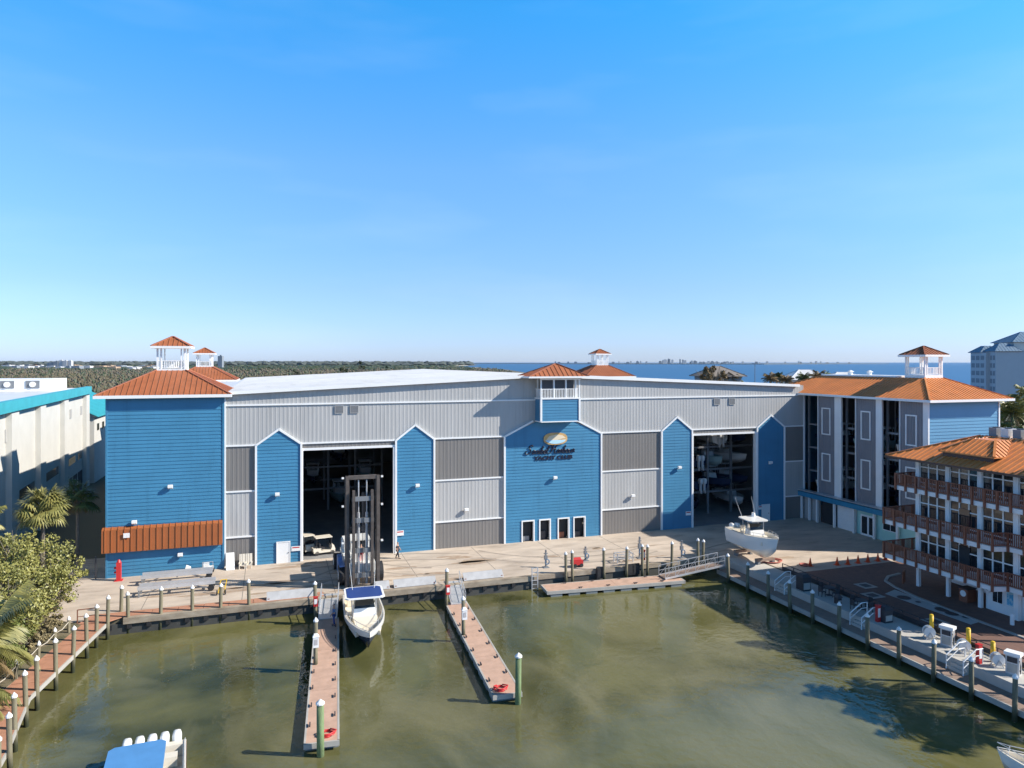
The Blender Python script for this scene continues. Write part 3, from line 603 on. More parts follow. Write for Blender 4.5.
def script(strokes, name, m, root, s0, z0, sc, shear, w):  # pen strokes joined into one lettering mesh
    b = MB()
    for st in strokes:
        pts = []
        for i in range(len(st) - 1):
            p0 = st[max(i - 1, 0)]; p1 = st[i]; p2 = st[i + 1]; p3 = st[min(i + 2, len(st) - 1)]
            for k in range(5):
                t = k / 5; f = lambda j: .5 * (2 * p1[j] + (p2[j] - p0[j]) * t + (2 * p0[j] - 5 * p1[j] + 4 * p2[j] - p3[j]) * t * t + (3 * p1[j] - p0[j] - 3 * p2[j] + p3[j]) * t ** 3)
                pts.append((f(0), f(1)))
        pts.append(st[-1])
        b.tube([(s0 + (x + y * shear) * sc, -.235, z0 + y * sc) for x, y in pts], w, 6)
    return b.build(name, m, root)
def glyphs(word, x0=0.0):
    G = {'S': (1.15, [[(1.05, 1.25), (.8, 1.5), (.45, 1.35), (.4, 1.05), (.75, .75), (.8, .35), (.5, .0), (.05, .05), (-.1, .35), (.1, .5)]]),
         'H': (1.25, [[(-.15, 1.0), (.0, 1.3), (.3, 1.4), (.25, .8), (.1, .1), (-.15, .05)], [(1.1, 1.45), (.85, 1.2), (.8, .5), (.85, .05), (1.05, .05)], [(.0, .65), (.5, .78), (1.0, .7)]]),
         'a': (.62, [[(.5, .52), (.25, .6), (.05, .35), (.12, .03), (.35, .1), (.5, .5), (.46, .1), (.65, .1)]]),
         'n': (.66, [[(.0, .1), (.1, .55), (.08, 0)], [(.1, .35), (.35, .58), (.45, .4), (.42, .05), (.66, .12)]]),
         'i': (.32, [[(.0, .15), (.12, .55), (.1, .08), (.32, .12)], [(.16, .85), (.2, .92)]]),
         'b': (.6, [[(.0, .1), (.25, 1.0), (.3, 1.25), (.15, 1.1), (.08, .1), (.3, .02), (.5, .3), (.35, .55), (.12, .4)], [(.45, .45), (.62, .45)]]),
         'e': (.52, [[(.0, .15), (.35, .4), (.3, .6), (.1, .45), (.08, .1), (.3, .0), (.52, .18)]]),
         'l': (.35, [[(.0, .12), (.3, .95), (.25, 1.28), (.1, 1.0), (.08, .1), (.35, .1)]]),
         'r': (.5, [[(.0, .12), (.12, .6), (.14, .5), (.35, .52), (.3, .1), (.5, .15)]]),
         'o': (.58, [[(.3, .58), (.08, .4), (.1, .05), (.38, .05), (.45, .4), (.3, .58), (.58, .48)]]),
         'u': (.64, [[(.0, .5), (.06, .1), (.25, .02), (.42, .3), (.48, .55), (.46, .1), (.64, .12)]])}
    out = []; x = x0
    for ch in word:
        if ch == ' ': x += .38; continue
        wd, st = G[ch]
        for s_ in st: out.append([(x + a, b) for a, b in s_])
        x += wd
    return out, x
st, tot = glyphs("Sanibel Harbour")
scl = 6.55 / (tot + .3)
script(st, "script_lettering", navyl, sg, 32.65, 10.25, scl * .98, .28, .07)
text_part("YACHT CLUB", "block_lettering", .62, 36.15, 9.5, navyl, sg, shear=.12, off=.03, wid=4.9)
mb = MB(); mb.prism([(36.4 + 1.5 * math.copysign(abs(math.cos(a * .1963)) ** .8, math.cos(a * .1963)), 11.95 + .72 * math.copysign(abs(math.sin(a * .1963)) ** .8, math.sin(a * .1963))) for a in range(32)], 'n', -.34, -.2); em = mb.build("emblem", gold, sg)
mb = MB(); mb.prism([(36.4 + 1.36 * math.cos(a), 11.95 + .6 * math.sin(a)) for a in [R(195 + i * 7.5) for i in range(21)]], 'n', -.37, -.33); mb.build("emblem_wave", paleb, em)
mb = MB(); mb.prism([(35.2, 11.85), (36.1, 11.72), (37.0, 11.9), (37.7, 12.0), (37.3, 12.32), (36.5, 12.45), (35.6, 12.28)], 'n', -.36, -.33); mb.build("emblem_dune", mat("cream_emblem", (.72, .6, .42), .6), em)
# wall floodlights
def flood(label, s, n, z):
    t = thing("floodlight", label, "floodlight", (s, n, z), "floodlights on the barn front", local=True)
    b = MB(); b.hexa([(-.22, -.42, -.05), (.22, -.42, -.05), (.22, -.12, -.2), (-.22, -.12, -.2), (-.22, -.42, .2), (.22, -.42, .2), (.22, -.12, .22), (-.22, -.12, .22)]); b.build("lamp_head", white, t)
    b = MB(); b.bar((0, -.12, 0), (0, .02, 0), .1); b.build("bracket", plumb, t)
for l, s, z in [("white floodlight on the blue gabled panel left of the left doorway", 5.1, 7.2), ("white floodlight on the blue gabled panel right of the left doorway", 19.85, 7.3), ("white floodlight below the lettering on the central blue panel", 36.3, 7.3), ("white floodlight on the sunlit blue panel left of the right doorway", 53.2, 7.7), ("white floodlight on the shaded blue panel right of the right doorway", 67.0, 7.7)]: flood(l, s, -.2, z)
flood("dark floodlight on the light grey wall left of the central panel", 25.5, -.06, 4.2); flood("dark floodlight on the light grey wall right of the central panel", 46.7, -.06, 4.5)

# ------------------------------------------------------------------ corner towers with cupolas
def cupola(root, s, n, z, h=1.6):
    w = 1.3; z -= .3
    b = MB(); b.box(s - w - .1, s + w + .1, n - w - .1, n + w + .1, z - .35, z + .35); c = b.build("cupola_base", white, root)
    for i in (-1, 1):
        for j in (-1, 1):
            b = MB(); b.box(s + i * w - .09, s + i * w + .09, n + j * w - .09, n + j * w + .09, z + .35, z + 2.55); b.box(s + i * (w - .35) - .06, s + i * (w - .35) + .06, n + j * w - .06, n + j * w + .06, z + .35, z + 2.55); b.build("cupola_post", white, c)
    b = MB()
    for j in (-1, 1):
        for zz in (z + .42, z + 1.18): b.box(s - w, s + w, n + j * w - .035, n + j * w + .035, zz, zz + .07); b.box(s + j * w - .035, s + j * w + .035, n - w, n + w, zz, zz + .07)
        for i in range(13):
            q = -w + 2 * w * i / 12; b.box(s + q - .035, s + q + .035, n + j * w - .02, n + j * w + .02, z + .45, z + 1.2); b.box(s + j * w - .02, s + j * w + .02, n + q - .035, n + q + .035, z + .45, z + 1.2)
    b.build("cupola_railing", white, c)
    e = (s - 1.85, s + 1.85, n - 1.85, n + 1.85)
    b = MB(); hip(b, e, (s - .05, s + .05, n - .05, n + .05), z + 2.72, z + 3.75, .42); b.build("cupola_roof", orange, c)
    b = MB(); fascia(b, e, z + 2.5, z + 2.74); b.box(e[0], e[1], e[2], e[3], z + 2.5, z + 2.54); b.build("cupola_fascia", white, c)
def tower(label, s0, s1, n0, n1, zt):
    t = thing("corner_tower", label, "tower", ((s0 + s1) / 2, n0, 0))
    b = MB(); lap(b, [(s0, 0), (s1, 0), (s1, zt), (s0, zt)], n0); lap(b, [(n0, 0), (n1, 0), (n1, zt), (n0, zt)], s0, -1, axis='s'); lap(b, [(n0, 0), (n1, 0), (n1, zt), (n0, zt)], s1, 1, axis='s'); lap(b, [(s0, 0), (s1, 0), (s1, zt), (s0, zt)], n1, 1)
    b.build("wall", blue, t)
    b = MB()
    for s in (s0, s1):
        for n in (n0, n1): b.box(s - .09, s + .09, n - .09, n + .09, 0, zt)
    b.build("corner_trim", blue, t)
    e = (s0 - .95, s1 + .75, n0 - .7, n1 + 1); cs, cn = (s0 + s1) / 2, (n0 + n1) / 2
    b = MB(); hip(b, e, (cs - 1.4, cs + 1.4, cn - 1.4, cn + 1.4), zt + .05, zt + 2.45, .5); b.build("roof", orange, t)
    b = MB(); fascia(b, e, zt - .22, zt + .08); b.build("fascia", white, t)
    b = MB(); b.box(e[0], e[1], e[2], e[3], zt - .1, zt - .06); b.build("soffit", mat("blue_soffit", (.05, .13, .22), .7), t)
    cupola(t, cs, cn, zt + 2.55)
    return t
tower1 = tower("big blue tower with an orange hip roof and cupola at the left front corner", -10.65, -.12, -.3, 9.7, 17.7)
mb = MB(); seam_plane(mb, [(-11.0, -.36, 4.95), (-.2, -.36, 4.95), (-.2, -.8, 4.75), (-11.0, -.8, 4.75)], .55); seam_plane(mb, [(-11.0, -.8, 4.75), (-.2, -.8, 4.75), (-.2, -.85, 2.65), (-11, -.85, 2.65)], .55)
mb.face([(-11.0, -.36, 4.9), (-11.0, -.8, 4.75), (-11, -.85, 2.65), (-11, -.36, 2.65)]); mb.face([(-.2, -.36, 4.9), (-.2, -.8, 4.75), (-.2, -.85, 2.65), (-.2, -.36, 2.65)])
mb.build("awning", rust, tower1)
for l, s, z in [("white floodlight high on the blue tower front above the rust awning", -5.0, 8.6), ("white floodlight on the blue tower front below the rust awning", -4.1, 1.75)]: flood(l, s, -.35, z)
t = thing("notice_sign", "small pale notice on the rust awning of the blue tower", "sign", (-8.8, -.94, 4)); mb = MB(); mb.box(-9.1, -8.55, -.96, -.92, 3.95, 4.4); mb.build("board", white, t)
flood("dark camera like floodlight just above the rust awning of the blue tower", -8.2, -.35, 5.3)
tower("farther orange roofed tower with a cupola behind the blue corner tower", -12.4, -2.2, 62, 72, 17.7)
tower("far tower roof with a cupola rising beyond the right half of the white roof", 68.6, 78.8, 59.8, 69.8, 17.9)

# ------------------------------------------------------------------ right wing with tall boat windows
wing = thing("storage_wing", "slate grey wing with three tall open boat bays and an orange hip roof", "building", (78, -8, 0))
W0, W1, NA, NB, ZE = 72.7, 83.3, -19.3, 6.0, 16.75
OPN = [(-2.75, -.2), (-9.1, -6.85), (-15.6, -13.15)]
SOL = [(-5.65, -2.85), (-12.2, -9.25), (-18.65, -15.7)]
mb = MB(); 
for a, b in SOL: ribs(mb, a, b, 3.7, ZE, W0 - .02, .32, .03, axis='s', out=-1)
mb.build("slate_wall", wgrey, wing)
for a, b in SOL:
    c = (a + b) / 2
    for z0, z1 in ((5.6, 9.2), (11.6, 15.1)):
        f = MB()
        for x0, x1, y0, y1 in ((c - .75, c - .6, z0, z1), (c + .6, c + .75, z0, z1), (c - .6, c + .6, z0, z0 + .15), (c - .6, c + .6, z1 - .15, z1)): f.box(W0 - .14, W0 - .03, x0, x1, y0, y1)
        f.build("panel_frame", white, wing)
mb = MB()
for a, b in [(-6.8, -5.7), (-13.1, -12.25), (-19.36, -18.7)]: mb.box(W0 - .1, W0 + .1, a, b, 3.6, ZE)
for a, b in OPN: mb.box(W0 - .12, W0 + .12, b, b + .1, 3.6, ZE); mb.box(W0 - .12, W0 + .12, a - .1, a, 3.6, ZE)
mb.box(W0 - .14, W0 + .1, NA, 0, ZE - .1, ZE + .1); mb.build("trim", white, wing)
mb = MB(); lap(mb, [(W0, 3.6), (W1, 3.6), (W1, ZE), (W0, ZE)], NA); mb.build("pale_blue_end_wall", mat("pale_blue_siding", (.10, .27, .42), .45, var=.06, vscale=.25), wing); mb = MB(); lap(mb, [(NA, 0), (NB, 0), (NB, ZE), (NA, ZE)], W1, 1, axis='s'); lap(mb, [(W0, 0), (W1, 0), (W1, ZE), (W0, ZE)], NB, 1)
mb.build("blue_end_wall", blue, wing)
mb = MB(); mb.box(W1 - .1, W1 + .1, NA - .1, NA + .1, 0, ZE); mb.build("corner_trim", white, wing)
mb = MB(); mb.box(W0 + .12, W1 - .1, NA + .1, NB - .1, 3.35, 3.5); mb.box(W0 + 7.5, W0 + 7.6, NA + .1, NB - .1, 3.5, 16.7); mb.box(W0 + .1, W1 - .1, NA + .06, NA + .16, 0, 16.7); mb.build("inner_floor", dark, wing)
mb = MB(); hip(mb, (W0 - .95, W1 + 1.0, NA - 1.05, NB + 1), (76.6, 79.4, -15.5, 1), ZE + .12, 19.15, .5); mb.build("roof", copper, wing)
mb = MB(); fascia(mb, (W0 - .95, W1 + 1.0, NA - 1.05, NB + 1), ZE - .12, ZE + .15); mb.box(W0 - .95, W1 + 1, NA - 1.05, NB + 1, ZE - .1, ZE - .06); mb.build("fascia", white, wing)
mb = MB(); mb.box(76.6, 79.4, -11.5, 1, 19.16, 19.36); mb.build("ridge_cap", white, wing)
cupola(wing, 78.2, -13.9, 19.45)
for l, s, n in [("first of the small white rooftop fans on the ridge of the orange roofed wing", 77.6, -3.2), ("second of the small white rooftop fans on the ridge of the orange roofed wing", 78.4, -5.6)]:
    b = MB(); b.tube([(0, 0, 0), (0, 0, .35), (0, 0, .36), (0, 0, .6)], [.3, .3, .5, .12], 10); single(b, "roof_fan", white, l, "roof fan", (s, n, 19.36), "rooftop fans on the wing", local=True)
# ground floor of the wing: awning, posts, garage door, mint wall
mb = MB(); mb.hexa([(71.75, -19.3, 3.1), (W0 - .05, -19.3, 3.1), (W0 - .05, -.05, 3.1), (71.75, -.05, 3.1), (71.75, -19.3, 3.68), (W0 - .05, -19.3, 3.85), (W0 - .05, -.05, 3.85), (71.75, -.05, 3.68)]); aw = mb.build("awning", tealb, wing)
mb = MB(); mb.box(71.68, W0 - .05, -19.3, -.05, 3.83, 3.92); mb.build("awning_cap", alum, aw)
for n in (-.15, -1.6, -3.0, -6.0, -9.2, -12.3, -15.6, -19.1): mb = MB(); mb.box(72.2, 72.45, n - .13, n + .13, 0, 3.1); mb.build("post", white, wing)
mb = MB(); mb.box(72.72, 72.9, -9.15, -6.1, 0, 3.1); [mb.box(72.68, 72.72, -9.1, -6.15, z, z + .03) for z in (.6, 1.2, 1.8, 2.4)]; mb.build("garage_door", white, wing)
mb = MB(); mb.box(72.75, 72.95, -19.3, -9.25, 0, 3.1); mb.build("mint_wall", mint, wing)
mb = MB(); mb.box(72.74, 72.95, -3.0, -.1, 0, 3.1); mb.box(W0 + 5, W0 + 5.1, -9, -.1, 0, 3.3); mb.build("grey_wall", lgrey, wing)
d = MB(); d.box(72.66, 72.75, -12.2, -9.9, 0, 2.5); d = d.build("double_door", white, wing)
for a in (-12.0, -10.9): g = MB(); g.box(72.63, 72.66, a, a + .8, .25, 2.3); g.build("door_pane", glass, d)
w_ = MB(); w_.box(72.66, 72.75, -15.4, -13.2, 1.3, 2.4); w_ = w_.build("window", white, wing)
for a in (-15.3, -14.25): g = MB(); g.box(72.63, 72.66, a, a + .95, 1.4, 2.3); g.build("pane", glass, w_)
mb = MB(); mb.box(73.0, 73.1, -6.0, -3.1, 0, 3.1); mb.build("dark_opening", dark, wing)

# ------------------------------------------------------------------ three storey restaurant with timber balconies
rest = thing("restaurant", "three storey waterside building with red brown timber balconies and a copper orange roof", "building", (66, -34, 0))
RS, RN, RE = 62.0, -27.4, -40.6
FL = [2.75, 6.0, 9.35]; EV = 12.15
mb = MB()
for z in FL: mb.box(RS, 80, RE, RN, z - .3, z)
mb.box(RS + .3, 80, RE, RN - .2, EV - .25, EV - .05); mb.build("floor_slab", white, rest)
for z0, z1, tag_ in ((0, 2.45, 0), (2.75, 5.7, 1), (6.0, 9.05, 1), (9.35, EV - .2, 1)):
    for n in (-27.5, -30.6, -33.65, -36.8, -40.2):
        if z0 == 0 and n > -36:
            mb = MB(); mb.box(RS - .14, RS + .14, n - .14, n + .14, 0, z1); mb.build("column", white, rest)
        else:
            mb = MB(); mb.box(RS - .16, RS + .2, n - .2, n + .2, z0, z1); mb.build("column", white, rest)
mb = MB()
for z0, z1 in ((2.75, 5.7), (6.0, 9.05), (9.35, EV - .2)): mb.box(RS + .3, 80, RN - .3, RN - .1, z0, z1); mb.box(RS + 1.0, RS + 1.1, RE, RN - .3, z0, z1)
mb.build("inner_wall", mat("dim_wall", (.10, .09, .08), .8), rest)
for fi, (z0, z1) in enumerate(((2.75, 5.7), (6.0, 9.05), (9.35, EV - .2))):
    for n in (-27.5, -30.6, -33.65, -36.8):
        a, b = n - 2.9, n - .2; f = MB(); g = MB()
        cols = 3; hh = [z0 + .45, z0 + 1.9, z1 - .08] if fi else [z0 + .5, z0 + 1.6, z1 - .08]
        for i in range(cols + 1): x = a + (b - a) * i / cols; f.box(RS - .06, RS + .1, x - .06, x + .06, z0, z1)
        for h_ in hh: f.box(RS - .055, RS + .095, a, b, h_ - .05, h_ + .05)
        f.box(RS - .055, RS + .095, a, b, z0, z0 + .14)
        f = f.build("window_frame", white, rest); g.box(RS + .0, RS + .03, a, b, z0 + .05, z1 - .05); g.build("glass_pane", glass, f)
for n in (-32.2, -38.5):
    for z0 in (6.0, 2.75): mb = MB(); mb.box(RS - .09, RS - .05, n - .5, n + .5, z0 + .05, z0 + 2.15); mb.build("door", glass if z0 > 3 else dark, rest)
def railing(root, pts, z, slab=True):
    top = MB(); 
    for a, b in zip(pts, pts[1:]):
        A = Vector((*a, z)); B = Vector((*b, z)); d = B - A; L = d.length
        top.bar(A + Vector((0, 0, 1.12)), B + Vector((0, 0, 1.12)), .14, .07); top.bar(A + Vector((0, 0, .12)), B + Vector((0, 0, .12)), .06, .09)
        k = int(L / .155)
        for i in range(k): q = A + d * ((i + .5) / k); top.bar(q + Vector((0, 0, .1)), q + Vector((0, 0, 1.1)), .075, .04, up=(d.y, -d.x, 0))
    o = top.build("railing", brown, root)
    for a, b in zip(pts, pts[1:]):
        A = Vector((*a, z)); B = Vector((*b, z)); L = (B - A).length; k = max(1, round(L / 1.15))
        for i in range(k):
            q = A + (B - A) * i / k; p = MB(); p.box(q.x - .08, q.x + .08, q.y - .08, q.y + .08, z - .42, z + 1.16); p.build("railing_post", brown, o)
DK = [(2.75, [(62.4, -25.4), (60.0, -25.4), (60.0, -36.2), (61.2, -36.6), (61.2, -40.6)]), (6.0, [(62.4, -25.4), (60.0, -25.4), (60.0, -36.2), (61.2, -36.6), (61.2, -40.6)]), (9.35, [(62.4, -26.2), (60.6, -26.2), (60.6, -40.6)])]
for z, pts in DK:
    mb = MB(); poly = [(62.4, pts[0][1])] + pts[1:] + [(62.4, -40.6)]; mb.prism([(a + (.1 if a < 62 else 0), b) for a, b in poly], 'z', z - .42, z - .03); mb.prism([(62.35, pts[0][1]), (70, pts[0][1]), (70, -27.5), (62.35, -27.5)], 'z', z - .42, z - .03)
    mb.build("balcony_slab", white, rest); railing(rest, [(66, pts[0][1])] + pts, z)
mb = MB(); hip(mb, (60.0, 82, -41.6, -25.6), (65.4, 76.5, -36.2, -31.0), EV, 14.35, .5); mb.build("roof", copper, rest)
mb = MB(); fascia(mb, (60.0, 82, -41.6, -25.6), EV - .2, EV - .02); mb.build("fascia", soffit, rest)
mb = MB(); mb.box(60.0, 82, -41.6, -25.6, EV - .12, EV - .08); mb.build("soffit", soffit, rest)
mb = MB(); hip(mb, (61.0, 67, -35.6, -30.4), (63.3, 66.4, -34.0, -32.0), 13.12, 14.25, .45); dm = mb.build("roof_dormer", copper, rest)
mb = MB(); mb.box(61.25, 66, -35.35, -30.65, 12.4, 13.1); mb.build("dormer_wall", soffit, dm)
# ground floor enclosed room, mural, window
mb = MB(); mb.box(62.3, 72, -40.5, -33.9, 0, 2.44); mb.box(66, 66.2, -33.9, -27.6, 0, 2.44); mb.build("ground_wall", white, rest)
f = MB(); f.box(62.2, 62.3, -35.5, -34.5, .75, 2.15); f = f.build("window_frame", white, rest); g = MB(); g.box(62.17, 62.2, -35.4, -35.03, .85, 2.05); g.box(62.17, 62.2, -34.97, -34.6, .85, 2.05); g.build("pane", glass, f)
mb = MB(); mb.box(62.24, 62.3, -36.7, -35.75, .9, 2.1); mb.build("mural", mural, rest)
t = thing("wall_fan", "white boxed vent fan on the pale ground floor wall under the balconies", "vent", (62.2, -34.1, 1.7)); mb = MB(); mb.box(62.05, 62.3, -34.4, -33.95, 1.5, 2.0); mb.build("casing", white, t); mb = MB(); mb.box(62.02, 62.05, -34.28, -34.08, 1.65, 1.85); mb.build("grille", plumb, t)
for i, n in enumerate([-31.6, -32.7, -33.8, -34.9, -35.9]):
    t = thing("rooftop_unit", "grey rooftop cooling unit behind the copper roof, %s from the left" % ORD[i], "air conditioner", (66.6, n, 14.35), "cooling units on the restaurant roof", local=True)
    b = MB(); b.box(-.5, .5, -.36, .36, 0, .75); b.build("casing", alum if i % 2 else steel, t); b = MB(); b.tube([(0, 0, .75), (0, 0, .82)], .3, 12); b.build("fan", plumb, t)
# furniture under and around the balconies
t = thing("reception_stand", "dark timber stand with a pale lid standing under the lowest balcony", "cabinet", (62.4, -32.1, 0), local=True)
b = MB(); b.box(-.5, .5, -.4, .4, 0, 1.15); b.build("body", brown, t); b = MB(); b.box(-.56, .56, -.46, .46, 1.15, 1.22); b.build("lid", plumb, t); b = MB(); b.tube([(-.52, 0, .75), (-.5, 0, .75)], .28, 12); b.build("round_badge", white, t)
t = thing("timber_screen", "low red brown timber rail at the far corner under the balconies", "railing", (61.2, -26.0, 0)); b = MB()
for q in (0, 1.2, 2.4): b.box(61.2 + q * .3, 61.3 + q * .3, -26.5 + q * .2, -26.4 + q * .2, 0, 1.1)
b.bar((61.25, -26.45, 1.1), (62, -25.95, 1.1), .12, .08); b.bar((61.25, -26.45, .6), (62, -25.95, .6), .05, .3); b.build("rail", brown, t)
def chair_parts(t):
    b = MB(); b.box(-.22, .22, -.22, .22, .42, .46); b.build("seat", plumb, t)
    b = MB(); b.box(-.22, .22, .19, .23, .46, .9); b.build("backrest", plumb, t)
    for i in (-1, 1):
        for j in (-1, 1): b = MB(); b.box(i * .19 - .02, i * .19 + .02, j * .19 - .02, j * .19 + .02, 0, .42); b.build("leg", plumb, t)
def table_parts(t):
    b = MB(); b.tube([(0, 0, .71), (0, 0, .75)], .5, 16); b.build("table_top", plumb, t); b = MB(); b.tube([(0, 0, .04), (0, 0, .71)], .05, 8); b.build("pedestal", plumb, t); b = MB(); b.tube([(0, 0, 0), (0, 0, .04)], .28, 12); b.build("foot", plumb, t)
tb = thing("patio_table", "dark round patio table on the pale quay, farther from the fuel pumps", "table", (52.1, -26.9, 0), "patio tables on the quay", local=True); table_parts(tb)
tb2 = copy_tree(tb, W(52.1, -30.6), TH, "dark round patio table on the pale quay, nearer the stair rails")
ch = thing("patio_chair", "dark metal chair on the left of the farther patio table", "chair", (51.3, -26.9, 0), "patio chairs on the quay", local=True, rot=R(90)); chair_parts(ch)
for l, s, n, r in [("dark metal chair on the right of the farther patio table", 52.9, -26.9, -90), ("dark metal chair behind the farther patio table", 52.1, -26.1, 0), ("dark metal chair in front of the farther patio table", 52.1, -27.7, 180), ("dark metal chair on the left of the nearer patio table", 51.3, -30.6, 90), ("dark metal chair on the right of the nearer patio table", 52.9, -30.6, -90), ("dark metal chair behind the nearer patio table", 52.1, -29.8, 0), ("dark metal chair in front of the nearer patio table", 52.1, -31.4, 180)]:
    copy_tree(ch, W(s, n), TH + R(r), l)
def bin_(label, s, n, w=.4, h=1.1, m=plumb, g="waste bins on the quay"):
    t = thing("waste_bin", label, "bin", (s, n, 0), g, local=True); b = MB(); b.box(-w, w, -w, w, 0, h); b.build("body", m, t); b = MB(); b.loft([[(-w - .06, -w - .06, h), (w + .06, -w - .06, h), (w + .06, w + .06, h), (-w - .06, w + .06, h)], [(-w * .6, -w * .6, h + .25), (w * .6, -w * .6, h + .25), (w * .6, w * .6, h + .25), (-w * .6, w * .6, h + .25)]]); b.build("hood", plumb, t); b = MB(); b.box(-w * .8, w * .8, -w - .02, -w, .15, h * .6); b.build("panel", rub, t)
bin_("tall dark waste bin on the pale quay by the upper stair rails", 51.0, -24.9, .45, 1.25); bin_("dark waste bin with a pale panel between the stair rails and the first fuel pump", 51.6, -33.5, .42, 1.0); bin_("small dark round topped bin standing between the two patio tables", 51.2, -28.9, .22, .55)
t = thing("post_fence", "low black fence along the edge of the brown brick terrace", "fence", (53.4, -30, 0)); b = MB()
n = -19.2
while n > -62: b.box(53.36, 53.42, n - .03, n + .03, 0, .7); n -= 1.6
b.build("fence_post", plumb, t); b = MB(); b.box(53.37, 53.41, -62, -19.2, .64, .7); b.box(53.38, 53.40, -62, -19.2, .34, .38); b.box(53.385, 53.395, -62, -19.2, .0, .34); b.build("fence_rail", plumb, t)
# stair handrails (white loops)
def stairs(label, n, dn):
    t = thing("stair_rail", label, "handrail", (50.4, n, 0)); 
    for k in (0, dn):
        b = MB(); b.tube([(49.6, n + k, -.6), (49.6, n + k, .35), (50.8, n + k, 1.05), (51.4, n + k, 1.05), (51.4, n + k, 0)], .05, 6); b.tube([(49.6, n + k, -.1), (50.8, n + k, .6), (51.4, n + k, .6)], .035, 6); b.build("rail", white, t)
    b = MB()
    for i in range(3): b.box(49.7 + i * .27, 50.25, n + dn, n, -.6 + i * .2, -.4 + i * .2)
    b.build("steps", concw, t)
stairs("pair of white tube stair rails on the shaded quay beside the waste bin", -22.7, -1.3); stairs("pair of white tube stair rails next to the patio chairs", -31.9, -1.2); stairs("pair of white tube stair rails in the sun beside the fuel pumps", -40.7, -1.3)
# fuel dispensers, hose reels, yellow bollards
def pump(label, s, n):
    t = thing("fuel_pump", label, "fuel pump", (s, n, 0), "fuel pumps on the quay", local=True, rot=R(20))
    b = MB(); b.box(-.33, .33, -.48, .48, .05, 1.45); b.build("cabinet", alum, t); b = MB(); b.box(-.42, .42, -.58, .58, 1.45, 1.68); b.build("lid", white, t)
    b = MB(); b.box(-.36, -.33, -.36, .36, .95, 1.35); b.build("display", plumb, t); b = MB(); b.box(-.355, -.33, -.36, .36, .2, .85); b.build("front_panel", rub, t)
    b = MB(); b.box(-.4, .4, -.52, .52, 0, .05); b.build("plinth", concw, t)
    b = MB(); b.tube([(-.3, -.5, 1.2), (-.45, -.62, .9), (-.4, -.6, .3), (-.3, -.52, .5)], .035, 6); b.build("hose", blackm, t); t.scale = (.82, .82, .9)
pump("pale fuel pump between the two left hand hose reels", 51.9, -38.9); pump("pale fuel pump nearest the right edge of the quay", 51.8, -43.9)
def reel(label, s, n):
    t = thing("hose_reel", label, "hose reel", (s, n, 0), "hose reels on the fuel quay", local=True, rot=R(60))
    b = MB(); b.tube([(-.22, 0, .55), (.22, 0, .55)], .30, 16); b.build("hose", mat("grey_hose", (.45, .44, .40), .7), t, True)
    for i in (-1, 1): b = MB(); b.tube([(i * .22, 0, .55), (i * .25, 0, .55)], .40, 16); b.build("flange", white, t)
    b = MB(); b.bar((-.3, -.3, 0), (-.3, 0, .55), .06); b.bar((-.3, .3, 0), (-.3, 0, .55), .06); b.bar((.3, -.3, 0), (.3, 0, .55), .06); b.bar((.3, .3, 0), (.3, 0, .55), .06); b.box(-.35, .35, -.35, .35, 0, .04); b.build("frame", alum, t)
reel("pale hose reel on the far side of the first fuel pump", 51.8, -37.4); reel("pale hose reel on the near side of the first fuel pump", 51.9, -40.2); reel("pale hose reel beside the fuel pump nearest the right edge", 51.9, -42.7)
def bollard(label, s, n):
    t = thing("bollard", label, "bollard", (s, n, 0), "yellow bollards on the fuel quay", local=True); b = MB(); b.tube([(0, 0, 0), (0, 0, 1.35)], .15, 12); b.build("post", yellow, t, True); b = MB(); b.tube([(0, 0, 1.35), (0, 0, 1.42), (0, 0, 1.46)], [.155, .13, .04], 12); b.build("cap", yellow, t)
bollard("yellow bollard behind the hose reel farthest along the quay", 53.0, -36.6); bollard("yellow bollard behind the middle hose reel", 53.1, -39.6); bollard("yellow bollard behind the hose reel nearest the right edge", 52.4, -42.0)
t = thing("white_bollard", "short white post at the foot of the near column under the balconies", "bollard", (60.6, -37.4, 0), local=True); b = MB(); b.tube([(0, 0, 0), (0, 0, .8)], .16, 10); b.build("post", white, t); b = MB(); b.tube([(0, 0, .8), (0, 0, .9)], [.16, .06], 10); b.build("cap", white, t)
# drains in the pavers
for l, s, n in [("dark square drain grate in the brown pavers near the fence", 55.4, -34.9), ("dark square drain grate in the brown pavers beyond the grey slab", 57.4, -25.8), ("dark square drain grate in the brown pavers behind the patio tables", 55.8, -28.2)]:
    t = thing("drain_grate", l, "drain", (s, n, .006), "drain grates in the terrace", local=True); b = MB(); b.box(-.75, .75, -.75, .75, 0, .012); b.build("surround", kerbm, t); b = MB(); b.box(-.42, .42, -.42, .42, .012, .022); b.build("grate", plumb, t)
for i, (s, n) in enumerate([(57.9, -29.6), (58.1, -30.9), (58.4, -33.0), (58.3, -34.0), (58.6, -35.0)]):
    t = thing("tank_cover", "dark round tank cover on the grey slab, %s from its far end" % ORD[i], "tank cover", (s, n, .013), "tank covers on the grey slab", local=True); r = (.55, .2, .55, .5, .25)[i]; b = MB(); b.tube([(0, 0, 0), (0, 0, .02)], r, 18); b.build("lid", plumb, t); b = MB(); b.tube([(0, 0, 0), (0, 0, .012)], r + .07, 18); b.build("ring", steel, t)
